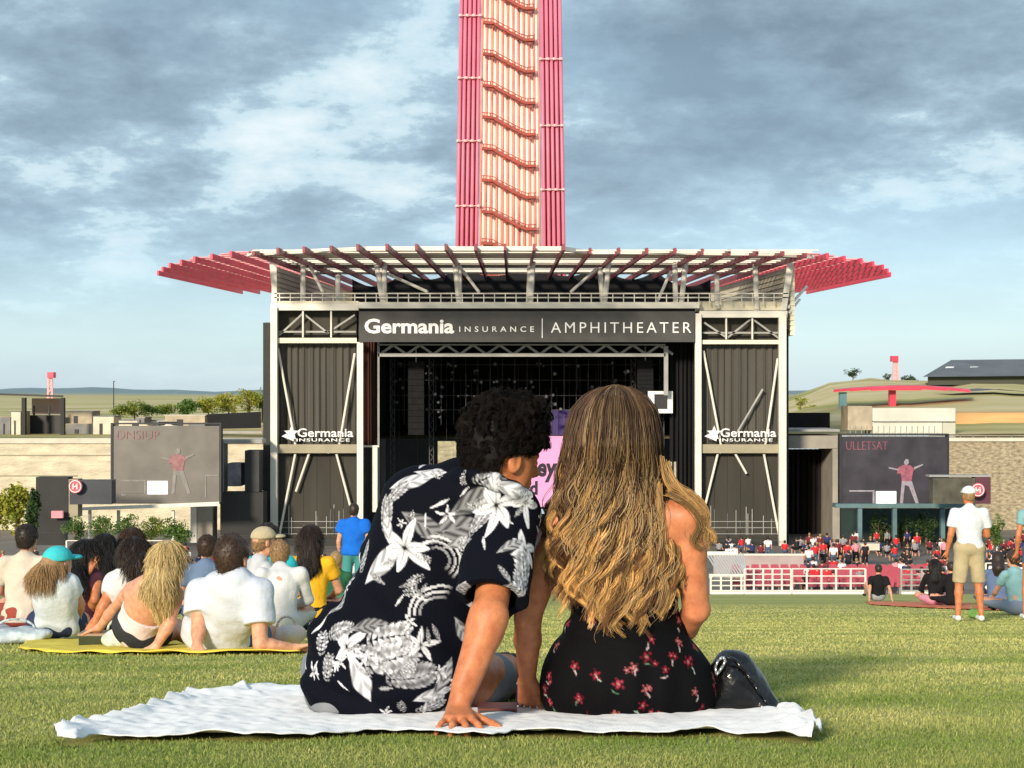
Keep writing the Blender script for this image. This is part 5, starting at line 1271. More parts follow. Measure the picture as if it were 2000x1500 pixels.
# blonde woman leaning back on her arms
d = 8.75
J = dict(pelvis=q(268, 1228, d + .12), chest=q(290, 1172, d), neck=q(312, 1125, d - .03), head=q(330, 1098, d - .02), shL=q(258, 1150, d + .05), shR=q(345, 1160, d - .06), elL=q(222, 1190, d + .25), wrL=q(195, 1225, d + .35), elR=q(332, 1215, d - .15), wrR=q(305, 1262, d - .18),
    hipL=q(258, 1235, d + .25), hipR=q(290, 1240, d + .25), knL=q(330, 1215, d + .75), knR=q(350, 1230, d + .7), anL=q(375, 1252, d + .45), anR=q(390, 1256, d + .3), hairend=q(315, 1182, d - .14))
person(tuple(G(295, d)), J, 'blonde long-haired woman with bare back in pale pink top leaning back on one arm', skin=SKIN2, shirt=cloth('pale_pink', (.72, .60, .64)), sleeve=0, hem=.10, pants=cloth('charcoal', (.03, .035, .04)), plen=.35, hair='blonde', hstyle='long', s=.94, w=.94, face=(.3, .95, 0), strapback=-.10)
# woman in white tee bending left towards the food
d = 9.6
J = dict(pelvis=q(268, 1215, d + .1), chest=q(250, 1150, d), neck=q(258, 1118, d), head=q(262, 1088, d + .05), shL=q(222, 1136, d), shR=q(285, 1140, d + .05), elL=q(205, 1178, d - .08), wrL=q(186, 1214, d - .1), elR=q(292, 1185, d + .2), wrR=q(262, 1205, d + .4),
    hipL=q(255, 1218, d + .2), hipR=q(280, 1218, d + .2), knL=q(235, 1195, d + .6), knR=q(300, 1195, d + .6), anL=q(290, 1222, d + .7), anR=q(250, 1222, d + .7), hairend=q(282, 1120, d - .1))
person(tuple(G(262, d)), J, 'dark-haired woman in white T-shirt reaching one arm down toward the yellow blanket', skin=SKIN, shirt=WHT, sleeve=.6, hem=.05, pants=cloth('maroon', (.12, .02, .03)), plen=.6, hair='dark', hstyle='mid', s=.95, w=.95, face=(-.5, .8, 0))
# turquoise cap
d = 10.3
J = dict(pelvis=q(112, 1222, d + .1), chest=q(106, 1160, d), neck=q(108, 1125, d), head=q(114, 1103, d + .02), shL=q(74, 1138, d), shR=q(138, 1138, d + .02), elL=q(72, 1180, d + .18), wrL=q(95, 1200, d + .4), elR=q(156, 1180, d + .1), wrR=q(150, 1212, d + .35),
    hipL=q(95, 1225, d + .2), hipR=q(125, 1225, d + .2), knL=q(65, 1210, d + .6), knR=q(160, 1210, d + .6), anL=q(140, 1228, d + .7), anR=q(90, 1228, d + .7), hairend=q(88, 1140, d - .05))
person(tuple(G(112, d)), J, 'woman in turquoise cap and pale grey T-shirt sitting left of the yellow blanket', skin=SKIN2, shirt=cloth('pale_grey', (.60, .66, .70)), sleeve=.5, hem=.10, pants=cloth('navy', (.03, .04, .09)), plen=.7, hair='sandy', hstyle='mid', cap=cloth('turquoise', (.05, .50, .55)), s=.97, face=(.6, .8, 0))
# dark haired woman with hand to face
d = 11.2
J = dict(pelvis=q(160, 1208, d + .1), chest=q(162, 1150, d), neck=q(165, 1112, d), head=q(168, 1088, d), shL=q(138, 1128, d), shR=q(190, 1128, d), elL=q(150, 1160, d - .1), wrL=q(170, 1118, d - .08), elR=q(185, 1170, d - .1), wrR=q(180, 1200, d + .1),
    hipL=q(150, 1212, d + .2), hipR=q(175, 1212, d + .2), knL=q(130, 1195, d + .5), knR=q(205, 1195, d + .5), anL=q(190, 1215, d + .6), anR=q(150, 1215, d + .6), hairend=q(150, 1140, d - .12))
person(tuple(G(162, d)), J, 'black-haired woman raising a bare arm to her face beside the turquoise cap', skin=SKIN, shirt=cloth('wine', (.10, .03, .05)), sleeve=0, hem=.05, pants=cloth('blue_jean', (.08, .12, .22)), plen=.6, hair='black', hstyle='long', s=.96, w=.9, face=(.75, .5, 0))
def sitter(px, d, lab, yaw=0, P=SIT, s=1.0, **k):
    b = G(px, d, .012); J = xf(b, yaw, s, P); f = k.pop('face', (-math.sin(yaw), math.cos(yaw), 0)); return person(tuple(b), J, lab, s=s, face=f, **k)
BLK = cloth('black', (.010, .010, .012)); JEAN = cloth('jeans', (.07, .11, .19))
sitter(45, 14.2, 'dark-haired man in cream short-sleeved shirt seated at the far left edge', 0, shirt=CREAM, sleeve=.7, hem=.08, pants=cloth('brick', (.30, .06, .04)), plen=1, hair='dark', s=1.08, w=1.08)
sitter(205, 12.6, 'person all in black with black hair bent forward behind the woman in white', .3, mod(SIT, chest=(0, .12, .42), neck=(0, .18, .58), head=(0, .25, .70)), shirt=BLK, sleeve=1.5, hem=.06, pants=BLK, plen=2, hair='black', hstyle='mid', s=.95, w=1.05)
sitter(248, 13.0, 'curly brown-haired person in black sitting between the black-clad person and the blonde', -.2, shirt=BLK, sleeve=.6, hem=.05, pants=JEAN, plen=2, hair='brown', hstyle='mid', s=.98)
sitter(400, 14.5, 'person in slate blue shirt seated just behind the blonde woman', 0, shirt=cloth('slate', (.13, .19, .30)), sleeve=.6, pants=JEAN, plen=1, hair='brown', s=.98)
sitter(492, 12.0, 'person in tan cap and pale grey top facing sideways behind the reclining man', -1.0, shirt=cloth('light_grey', (.5, .52, .55)), sleeve=.6, pants=JEAN, plen=1, hair='sandy', cap=cloth('tan', (.50, .42, .27)), s=.95)
sitter(522, 13.0, 'person in bright teal shirt seated left of the yellow-topped woman', .1, shirt=cloth('teal', (.02, .42, .48)), sleeve=.6, pants=JEAN, plen=1, hair='dark', s=1.03)
sitter(549, 11.5, 'person in long white top sitting beside the teal shirt', .2, mod(SIT, head=(0, .25, .70), neck=(0, .15, .58)), shirt=WHT, sleeve=1.5, hem=.1, pants=cloth('cream_trousers', (.6, .57, .5)), plen=2, hair='sandy', s=.84)
sitter(603, 15.2, 'woman in mustard yellow top with long dark hair seated left of the couple', 0, shirt=cloth('mustard', (.80, .42, .02)), sleeve=.5, hem=.08, pants=BLK, plen=2, hair='dark', hstyle='long', s=1.12, w=1.08)
sitter(655, 21, 'person in dark green top partly hidden behind the man in the floral shirt', 0, shirt=cloth('forest', (.02, .10, .05)), sleeve=.6, pants=JEAN, plen=1, hair='sandy', s=1.0)
sitter(640, 26, 'small fair-haired person in beige top seated left of the standing blue shirt', 0, shirt=cloth('beige', (.5, .40, .28)), sleeve=.6, pants=BLK, plen=1, hair='sandy', hstyle='mid', s=1.0)
sitter(612, 30, 'distant person in peach top seated above the mustard top woman', 0, shirt=cloth('peach', (.62, .35, .24)), sleeve=.6, pants=BLK, plen=1, hair='brown', hstyle='mid', s=1.0)
sitter(1715, 38, 'man in black T-shirt sitting back on both pale arms by the white railing', 0, BACK, shirt=BLK, sleeve=.6, hem=.1, pants=cloth('grey_short', (.3, .3, .32)), plen=.6, hair='dark', s=1.05, w=1.1, skin=SKIN2)
sitter(1828, 30, 'dark-clothed woman with long black hair sitting left of the standing man', 0, shirt=BLK, sleeve=1.5, hem=.05, pants=cloth('pink_short', (.55, .25, .33)), plen=.7, hair='black', hstyle='long', s=1.02)
sitter(1862, 29, 'person in black hunched just behind the legs of the standing man', .2, shirt=BLK, sleeve=1.5, pants=BLK, plen=2, hair='dark', s=.95)
sitter(1950, 26, 'person in blue denim jacket sitting right of the standing man', -.2, shirt=cloth('denim_jacket', (.10, .15, .27)), sleeve=1.5, hem=.06, pants=JEAN, plen=2, hair='dark', hstyle='mid', s=1.1, w=1.15)
sitter(1988, 22, 'person in grey-blue trousers seated at the far right edge', .3, shirt=cloth('aqua', (.25, .45, .48)), sleeve=.6, pants=cloth('grey_blue', (.20, .24, .33)), plen=2, hair='brown', s=1.05)
def stander(px, d, lab, yaw=0, P=STAND, s=1.0, **k):
    b = G(px, d, 0.0); J = xf(b, yaw, s, P); return person(tuple(b), J, lab, s=s, face=(-math.sin(yaw), math.cos(yaw), 0), **k)
WSH = cloth('white_trainers', (.75, .76, .72))
stander(1893, 18.0, 'man standing in white T-shirt, khaki shorts and white cap at the right', 0, mod(STAND, wrL=(-.27, .06, .90), wrR=(.10, .30, 1.12), elR=(.25, .06, 1.12)), s=.905, w=1.20, shirt=cloth('bright_white', (.68, .70, .74)), sleeve=.66, hem=.02, loose=.010, pants=cloth('khaki', (.44, .36, .22)), plen=.98, shoes=WSH, hair='sandy', cap=cloth('white_cap', (.72, .75, .74)), skin=SKIN)
stander(2024, 19.0, 'person standing in teal top and cut off by the right edge of the view', 0, s=.93, shirt=cloth('faded_teal', (.20, .38, .40)), sleeve=.5, hem=0, pants=JEAN, plen=.4, hair='dark', skin=SKIN, shoes=WSH)
UPARM = mod(STAND, elL=(-.27, .06, 1.50), wrL=(-.11, .05, 1.70), elR=(.27, .06, 1.50), wrR=(.11, .05, 1.70))
stander(691, 25, 'man standing in bright blue shirt beyond the left shoulder of the floral shirt', 0, STAND, s=1.0, w=1.15, shirt=cloth('royal_blue', (.01, .14, .62)), sleeve=.5, hem=.06, loose=.03, pants=cloth('green_short', (.06, .26, .26)), plen=.8, hair='dark', shoes=WSH)
stander(668, 55, 'distant person in maroon shirt standing left of the blue shirt', 0, s=1.0, shirt=cloth('maroon_shirt', (.22, .015, .03)), sleeve=.6, pants=BLK, plen=1, hair='black')
# odds and ends on the left blankets
def prop_bag(px, d, lab, m, r=(.13, .09, .11)):
    b = G(px, d, .01); t = thing('tote_bag', tuple(b), lab, 'bag'); o = ORG[t.name]; S = Sculpt(.009)
    S.ell(A3(b) + A3((0, 0, r[2])), r, .03); S.ell(A3(b) + A3((r[0] * .4, 0, r[2] * 1.4)), A3(r) * .7, .05); S.warp(folds(.014, 42, int(px) % 13)); S.cut(A3(b), (0, 0, -1)); put('pouch', S.mesh('pouch', o), m, t)
    mb = MB(); mb.pipe([Vector(b) + Vector((r[0] * .6 * math.cos(a), 0, r[2] * 1.9 + .07 * math.sin(a))) for a in np.linspace(.1, 3.04, 8)], .008, 6); mb.build('handle', m, t, smooth=True)
prop_bag(560, 9.3, 'crumpled white and orange bag beside the reclining man\'s forearm', mat('white_orange_bag', (.66, .64, .62), .8, .15, 8, .4, 30, col2=(.7, .5, .4)), (.10, .08, .06))
prop_bag(660, 19, 'green bag standing on the lawn left of the floral shirt', mat('green_bag', (.02, .16, .07), .8, .2, 8), (.2, .14, .16))
prop_bag(232, 9.0, 'pale plastic food bag on the blanket under the reaching arm', mat('food_bag', (.55, .60, .50), .5, .4, 18), (.11, .08, .055))
prop_bag(30, 10.0, 'pale blue-grey bundle lying at the left edge of the lawn', mat('bundle', (.45, .52, .56), .8, .3, 10, .4, 30), (.22, .12, .045))
prop_bag(1905, 19.5, 'small lime green and white bag by the standing man\'s feet', mat('lime_bag', (.30, .55, .12), .8, .4, 9), (.10, .08, .06))
cool = thing('cooler_box', tuple(G(180, 9.1, .012)), 'small dark lunch box at the reaching woman\'s hand', 'box')
b = G(180, 9.1, .012); mb = MB(); mb.box((b.x - .08, b.y, b.z), (b.x + .08, b.y + .12, b.z + .07)); mb.build('box', cloth('dark_olive', (.05, .06, .03)), cool)
mb = MB(); mb.box((b.x - .085, b.y - .005, b.z + .0705), (b.x + .085, b.y + .125, b.z + .085)); mb.build('lid', cloth('tan2', (.35, .25, .18)), cool)
# ------------------------------------------------------------------ surroundings
def box_thing(name, rects, label, cat, mats, d, dep=1.0, parts=None, group=None):
    x = sum(r[0] + r[2] for r in rects) / 2 / len(rects); t = thing(name, tuple(W(x, max(r[3] for r in rects), d)), label, cat, group)
    for i, r in enumerate(rects):
        mb = MB(); mb.pbox(*r, d + (i * .03), dep); mb.build(parts[i] if parts else 'panel', mats[i % len(mats)], t)
    return t
def leaves(c, r, n, size, seed, col, dens=.35):
    """leaf clumps spread through a crown; returns mesh arrays"""
    g = np.random.default_rng(seed); nc = max(6, int(n / 60)); cc = g.normal(size=(nc, 3)); cc /= np.linalg.norm(cc, axis=1, keepdims=True); cc *= (g.random((nc, 1)) ** .5) * .82
    cr = .22 + .26 * g.random(nc); k = g.integers(0, nc, n); dv = g.normal(size=(n, 3)); dv /= np.linalg.norm(dv, axis=1, keepdims=True)
    P = (cc[k] + dv * (cr[k] * g.random(n) ** .4)[:, None]) * np.array(r) + np.array(c)
    a = g.normal(size=(n, 3)); a /= np.linalg.norm(a, axis=1, keepdims=True); b = np.cross(a, g.normal(size=(n, 3))); b /= np.linalg.norm(b, axis=1, keepdims=True)
    s = size * (.6 + .8 * g.random(n))[:, None]
    V = np.stack([P - a * s, P + b * s * .5, P + a * s, P - b * s * .5], 1).reshape(-1, 3); Q = np.arange(n * 4).reshape(n, 4)
    t = g.random(nc)[k][:, None]; C = np.array(col[0]) * (1 - t) + np.array(col[1]) * t; C = C * (.7 + .6 * g.random((n, 1)))
    return V, Q, np.repeat(C, 4, 0)
LEAFM = attr_mat('leaf_green', 'col', .6, spec=.3)
nt, N, L, b_ = nodes_of(LEAFM); tr = N.new('ShaderNodeBsdfTranslucent'); L.new(N['Attribute'].outputs['Color'], tr.inputs['Color']); mx = N.new('ShaderNodeMixShader'); mx.inputs[0].default_value = .3
L.new(b_.outputs[0], mx.inputs[1]); L.new(tr.outputs[0], mx.inputs[2]); L.new(mx.outputs[0], N['Material Output'].inputs[0])
BARK = mat('bark', (.12, .08, .05), .9, .3, 4)
def tree(px0, px1, ytop, ybot, d, lab, seed, col, name='tree', group=None, zb=None, n=1400):
    c = W((px0 + px1) / 2, (ytop + ybot) / 2, d); rx = (px1 - px0) / 2 / F * d; rz = (ybot - ytop) / 2 / F * d; zb = c.z - rz - .3 if zb is None else zb
    t = thing(name, (c.x, d, zb), lab, 'tree' if name == 'tree' else 'shrub', group)
    V, Q, C = leaves((c.x, d, c.z), (rx * 1.12, rx, rz * 1.12), n, max(rx, rz) * .085, seed, col); me = np_mesh('crown', V - np.array(ORG[t.name]), Q, False); set_col(me, C); put('crown', me, LEAFM, t)
    mb = MB(); mb.tube((c.x, d, zb), (c.x, d, c.z), rz * .10, rz * .05, 7)
    g = random.Random(seed)
    for k in range(4): a = g.uniform(0, 6.28); mb.tube((c.x, d, c.z - rz * .4), (c.x + math.cos(a) * rx * .6, d + math.sin(a) * rx * .6, c.z + rz * .3), rz * .05, rz * .02, 5)
    mb.build('trunk', BARK, t)
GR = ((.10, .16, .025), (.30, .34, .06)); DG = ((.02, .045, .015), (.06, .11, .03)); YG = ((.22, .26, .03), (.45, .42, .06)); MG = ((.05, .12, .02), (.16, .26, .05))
tg = 'trees on the dry slope left of the stage'
for i, (a, b, y0, y1, c_, lab) in enumerate([(212,258,792,813,GR,'lowest shrubby tree at the left end of the tree row'),(240,286,783,813,GR,'second round tree from the left end of the tree row'),(270,312,787,812,MG,'small dark green tree right of the round tree'),(300,345,789,812,GR,'small bright tree near the middle of the tree row'),
      (338,392,781,812,MG,'dark green tree at the middle of the tree row'),(382,432,776,810,YG,'yellow-green tree left of the tallest trees'),(420,474,765,806,YG,'tall yellow-green tree beside the dark screen panel'),(462,512,755,804,YG,'tallest yellow-green tree touching the stage wall'),(495,530,762,806,GR,'green tree half hidden by the stage wall')]):
    tree(a, b, y0, y1, 205 + i * 3, lab, 30 + i, c_, group=tg, zb=tz(300, 205 + i * 3) - .2)
M_LIME = mat('limestone', (.62, .55, .40), .9, .22, .5, .4, 3, stretch=(1, 1, 3)); M_LIMER = mat('limestone_brown', (.36, .30, .20), .95, .4, 2.2, .6, 3, stretch=(1, 1, 2))
WD = 140.0
lw = thing('retaining_wall', tuple(W(250, 1000, WD)), 'long pale limestone retaining wall below the plaza on the left', 'wall')
mb = MB(); a = W(-900, 866, WD); b = W(516, 866, WD); mb.box((a.x, WD, -12.7), (b.x, WD + 1.5, a.z)); mb.build('wall', M_LIME, lw)
mb = MB(); mb.box((a.x, WD - .2, a.z + .003), (b.x, WD + 1.8, -4.25)); mb.build('coping', mat('coping_stone', (.6, .56, .45), .9, .1, 1), lw)
mb = MB(); mb.pbox(-200, 888, 220, 890, WD - .1, .1); mb.pbox(-200, 928, 150, 930, WD - .1, .1); mb.build('joint', M_TAN, lw)
rw = thing('retaining_wall', tuple(W(1800, 1000, WD)), 'brown-streaked stone retaining wall below the terrace on the right', 'wall')
mb = MB(); a = W(1636, 862, WD); b = W(2900, 862, WD); mb.box((a.x, WD, -12.7), (b.x, WD + 1.5, a.z)); mb.build('wall', M_LIMER, rw)
mb = MB(); mb.box((a.x, WD - .2, a.z + .003), (b.x, WD + 1.8, -4.22)); mb.build('coping', mat('coping_stone2', (.66, .60, .48), .9, .1, 1), rw)
# railing on the terrace edge
mb = MB(); mb.pbox(1850, 850, 2300, 851.3, WD, .06)
for x in range(1850, 2300, 25): mb.pbox(x, 850, x + 1.2, 859, WD, .06)
r1 = props(mb.build('handrail', M_STEELG, None, tuple(W(2000, 860, WD))), 'thin steel handrail on top of the right retaining wall', 'railing')
# loading opening right of the stage
box_thing('loading_bay', [(1540, 851, 1636, 876), (1626, 876.5, 1640, 1062), (1540, 838.5, 1640, 843)], 'concrete framed loading bay opening just right of the stage', 'doorway', [M_CONC, M_CONC, M_STEELG], 131, 6, ['lintel', 'pier', 'ledge'])
t = thing('loading_bay_curtain', tuple(W(1585, 1062, 134)), 'dark hanging drapes inside the loading bay right of the stage', 'curtain'); curtain('drape', 1539, 1626, 877, 1070, 136, mat('black_brown_drape', (.020, .014, .013), .9, .5, .3), 8, .3, 12, t)
box_thing('fabric_screen', [(1538, 806, 1621, 838)], 'low black windscreen fence right of the stage roofline', 'screen', [M_BLACK], 145, .3, ['fabric'])
ft = thing('fabric_screen', tuple(W(455, 840, 150)), 'long black windscreen fence above the wall left of the stage', 'screen'); mb = MB()
mb.hexa([W(405, 838, 150), W(510, 836, 146), W(510, 836, 146.3), W(405, 838, 150.3), W(405, 809, 150), W(510, 804, 146), W(510, 804, 146.3), W(405, 809, 150.3)]); mb.build('fabric', M_BLACK, ft)
mb = MB(); mb.pbox(400, 842, 512, 847, 147, .3); mb.build('rail', M_STEELG, ft)
# video screens
M_SCRG = mat('screen_grey', (.10, .09, .075), .35, .3, .5, emit=(.10, .085, .07, .5)); M_SCRD = mat('screen_dark', (.025, .022, .028), .35, .6, .6, emit=(.035, .03, .035, .5))
M_SCW = mat('screen_white', (.75, .75, .75), .5, .03, emit=(.8, .8, .82, .55)); M_SCP = mat('screen_pink', (.5, .2, .22), .5, .2, .6, emit=(.5, .18, .2, .35)); M_SCL = mat('screen_line', (.4, .38, .36), .5, .1, emit=(.5, .48, .45, .3))
def vscreen(x0, x1, y0, y1, d, lab, scr, dark):
    t = thing('video_screen', tuple(W((x0 + x1) / 2, 1060, d)), lab, 'screen')
    M_SCL = mat('screen_line_' + str(dark), (.12, .11, .10) if not dark else (.16, .14, .15), .5, .35, 2.5, emit=(.17, .155, .13, .45) if not dark else (.30, .26, .28, .4)); M_SCP = mat('screen_pink_' + str(dark), (.16, .07, .07), .5, .5, 3, emit=(.24, .09, .09, .35) if not dark else (.30, .04, .10, .4))
    mb = MB(); mb.pbox(x0, y0, x1, y1, d, .5); mb.build('panel', scr, t)
    mb = MB(); mb.pbox(x0 - 5, y0 - 3, x0 - .5, y1, d - .1, .7); mb.pbox(x1 + .5, y0 - 3, x1 + 4, y1, d - .1, .7); mb.pbox(x0 - 5, y0 - 6, x1 + 4, y0 - 3.2, d - .1, .7); mb.build('frame', M_DARK, t)
    S_ = (x1 - x0) / 208.0; e = .06
    r = lambda m_, nm, *rc: (lambda b: [b.pbox(x0 + q[0] * S_, y0 + q[1] * S_, x0 + q[2] * S_, y0 + q[3] * S_, d - e, e * .8) for q in rc] and b.build(nm, m_, t))(MB())
    r(M_SCW, 'picture_inset', (67, 108, 107, 134)); r(M_SCD if 0 else (M_SCRD if dark else M_SCRG), 'picture_inset', (17, 112, 60, 132))
    r(M_SCL, 'picture_frame', (14, 106, 64, 109), (60.5, 109.3, 64, 134), (16, 133, 26, 137))
    r(M_SCL, 'picture_frame', (180, 96, 206, 98.5), (180, 98.8, 182.5, 140))
    # singer shown on the screen: head, torso in red, arms, striding legs
    pts = lambda l: [W(x0 + x * S_, y0 + y * S_, d - e) for x, y in l]
    mb = MB(); mb.poly(pts([(114,134),(120,134),(124,96),(132,98),(146,134),(152,132),(138,88),(118,88)])[::1]); mb.build('picture_figure', M_SCL, t)
    mb = MB(); mb.poly([p + Vector((0, -.01, 0)) for p in pts([(110,62),(120,56),(134,56),(144,64),(140,70),(137,88),(118,88),(116,72),(108,74)])]); mb.build('picture_figure', M_SCP, t)
    mb = MB(); mb.poly([p + Vector((0, -.02, 0)) for p in pts([(122,50),(126,44),(131,45),(132,52),(128,56),(123,55)])]); mb.poly([p + Vector((0, -.02, 0)) for p in pts([(92,60),(112,64),(111,67),(92,63)])]); mb.poly([p + Vector((0, -.02, 0)) for p in pts([(142,60),(160,54),(160,56),(143,65)])]); mb.build('picture_figure', M_SCL, t)
    text_mesh('picture_lettering', 'ULLETSAT' if dark else 'DNSIUP', x0 + 8 * S_, x0 + 90 * S_, y0 + 26 * S_, 18 * S_, d - e, M_SCP, t, bold=-.015, depth=.01)
    return t
ls = vscreen(221, 428, 832, 984, 118, 'large video screen with grey picture left of the stage', M_SCRG, False)
mb = MB(); mb.hexa([W(128, 998, 117), W(428, 988, 117), W(428, 988, 118.4), W(128, 998, 118.4), W(128, 992, 117), W(428, 980, 117), W(428, 980, 118.4), W(128, 992, 118.4)]) ; mb.build('base_beam', M_WHITE, ls)
for x in (228, 172, 335): mb = MB(); mb.pbox(x, 997, x + 5, 1062, 118, .3); mb.build('support_post', M_WHITE, ls)
rs = vscreen(1645, 1850, 853, 986, 118, 'large video screen with dark picture right of the stage', M_SCRD, True)
mb = MB(); mb.pbox(1632, 984, 1905, 992, 117.4, 1.2); mb.build('base_beam', mat('teal_steel', (.10, .18, .19), .6, .2, .6), rs)
for x in (1676, 1744, 1838): mb = MB(); mb.pbox(x, 992.5, x + 8, 1062, 117.5, .4); mb.build('support_post', MATS['teal_steel'], rs)
# kiosks with round logo
box_thing('sign_wall', [(70, 932, 133, 1040), (136, 938, 218, 985), (133.2, 936, 152, 1010)], 'dark grey billboard wall with round red emblem left of the left video screen', 'sign', [M_DKWALL, mat('slate_panel', (.05, .055, .065), .7, .2, .6), M_TAN], 112, 1.2, ['panel', 'panel', 'post'])
def emblem(x, y, d, nm, lab):
    t = thing('round_emblem_sign', tuple(W(x, y + 14, d)), lab, 'sign')
    c = W(x, y, d); mb = MB(); mb.tube(c, c + Vector((0, .1, 0)), .5, .5, 20); mb.build('disc', mat('emblem_red', (.55, .10, .14), .6, .1), t)
    mb = MB(); n = 20
    for k in range(n):
        a, b = 6.2832 * k / n, 6.2832 * (k + 1) / n; mb.bar(c + Vector((math.cos(a) * .42, -.03, math.sin(a) * .42)), c + Vector((math.cos(b) * .42, -.03, math.sin(b) * .42)), .05)
    for dx in (-.14, .14): mb.bar(c + Vector((dx, -.03, -.2)), c + Vector((dx, -.03, .2)), .07)
    mb.bar(c + Vector((-.14, -.035, -.1)), c + Vector((.14, -.035, .1)), .06); mb.build('mark', M_LETTER, t)
emblem(147, 950, 111.5, 'e', 'round red and white emblem on the dark wall left of the left screen')
emblem(1910, 957, 111.5, 'e', 'round red and white emblem right of the cap of the standing man')
box_thing('sign_wall', [(1822, 934, 1905, 984), (1905.5, 932, 1935, 984), (1815, 928, 1936, 931.5)], 'dark framed board between the right video screen and the round emblem', 'sign', [mat('olive_panel', (.08, .075, .055), .7, .4, 1), mat('plum_panel', (.10, .03, .045), .7, .2, .6), M_STEELG], 112.5, 1, ['panel', 'panel', 'top_rail'])
box_thing('notice_board', [(100, 998, 122, 1012), (70.5, 1041, 130, 1065)], 'small board with red mark on the dark wall at the left', 'sign', [M_SCP, M_DKWALL], 111.3, .3, ['mark', 'panel'])
# side structures left of the stage
box_thing('service_building', [(430, 962, 514, 1045), (385, 990, 415, 1060), (372, 986, 384, 1060), (430, 858, 436, 961), (436.5, 858, 512, 866), (445, 905, 470, 950), (478, 880, 506, 961)], 'grey service structure between the left video screen and the stage', 'building', [M_DKWALL, M_CONC, M_WHITE, M_STEELG, M_STEELG, mat('grey_crate', (.2, .2, .22), .8, .4, 1), M_DARK], 122, 2, ['wall', 'pier', 'column', 'post', 'beam', 'crate', 'cabinet'])
# plaza on the left: pavilion, containers, cars
pav = thing('pavilion', tuple(W(60, 860, 150)), 'open steel pavilion with flat thin roof at the far left', 'pavilion')
mb = MB(); mb.hexa([W(-120, 768, 150), W(124, 776, 150), W(124, 776, 158), W(-120, 768, 158), W(-120, 764, 150), W(124, 772, 150), W(124, 772, 158), W(-120, 764, 158)]); mb.build('roof', M_DARK, pav)
for x in (42, 118): mb = MB(); mb.pbox(x, 777, x + 7, 858, 150.2, .5); mb.build('column', M_DKWALL, pav)
for x in (64, 94): mb = MB(); mb.pbox(x, 792, x + 2.5, 812, 152, .3); mb.build('post', M_DARK, pav)
mb = MB(); mb.pbox(52, 811, 124, 858, 154, .4); mb.build('back_panel', M_DARK, pav); mb = MB(); mb.pbox(62, 778, 117, 809, 156, .3); mb.build('screen_panel', mat('pinkish_panel', (.55, .42, .36), .8, .1, 1), pav)
M_CARW = mat('car_white', (.62, .60, .58), .3, .1, 1, coat=.4); M_TYRE = mat('tyre_black', (.015, .015, .016), .8, .2); M_GLASS = mat('dark_glass', (.02, .025, .03), .1, .2)
def vehicle(px, d, m, lab, L_=4.4, hgt=1.5, name='parked_car', cat='car', group=None):
    b = Vector(((px - CX) / F * d, d, -4.22)); t = thing(name, tuple(b), lab, cat, group); o = b
    S = Sculpt(.07); S.ell(A3(o) + A3((0, .9, .62)), (L_ / 2, .85, .42), .2); S.ell(A3(o) + A3((-.1, .9, hgt - .45)), (L_ * .32, .72, .42), .3); S.cut(A3(o) + A3((0, 0, .28)), (0, 0, -1)); put('body', S.mesh('body', ORG[t.name]), m, t)
    for s in (-1, 1):
        mb = MB(); c = o + Vector((s * L_ * .31, .02, .32)); mb.tube(c, c + Vector((0, .22, 0)), .32, .32, 14); mb.build('wheel', M_TYRE, t)
    mb = MB(); mb.box((o.x - L_ * .25, .16 + d, o.z + hgt - .62), (o.x + L_ * .18, .2 + d, o.z + hgt - .25)); mb.build('window', M_GLASS, t)
vehicle(330, 152, mat('car_beige', (.5, .46, .38), .4, .2, 1), 'beige low vehicle above the left video screen')
CTM = [mat('container_tan', (.42, .36, .26), .8, .2, 1), mat('container_cream', (.62, .58, .46), .8, .15, 1), mat('container_grey', (.2, .2, .2), .8, .2, 1)]
for i, (x0, x1, y0, y1, mi, lab) in enumerate([(128,180,804,828,0,'tan shed beside the pavilion'),(130,182,829,856,2,'grey fence box below the tan shed'),(182,222,814,852,1,'cream container left of the video screen top'),(232,318,822,834,1,'long cream trailer above the left video screen'),(322,400,812,832,0,'tan trailer in front of the tree row'),(0,20,815,850,2,'dark hut at the left edge of the plaza'),(22,40,805,852,1,'cream booth left of the pavilion column'),(268,282,816,826,2,'small dark box on the trailer row'),(368,400,828,840,2,'grey utility box left of the windscreen fence')]):
    t = box_thing('container', [(x0, y0, x1, y1), (x0 - 1.5, y0 - 1.6, x1 + 1.5, y0 - .3)], lab, 'container', [CTM[mi], CTM[(mi + 1) % 3]], 155 - .7 * i, 3, ['wall', 'roof'])
    mb = MB(); w_ = (x1 - x0); mb.pbox(x0 + w_ * .3, y0 + (y1 - y0) * .35, x0 + w_ * .45, y1 - .5, 155 - .7 * i - .06, .05); mb.build('door', M_DARK, t)
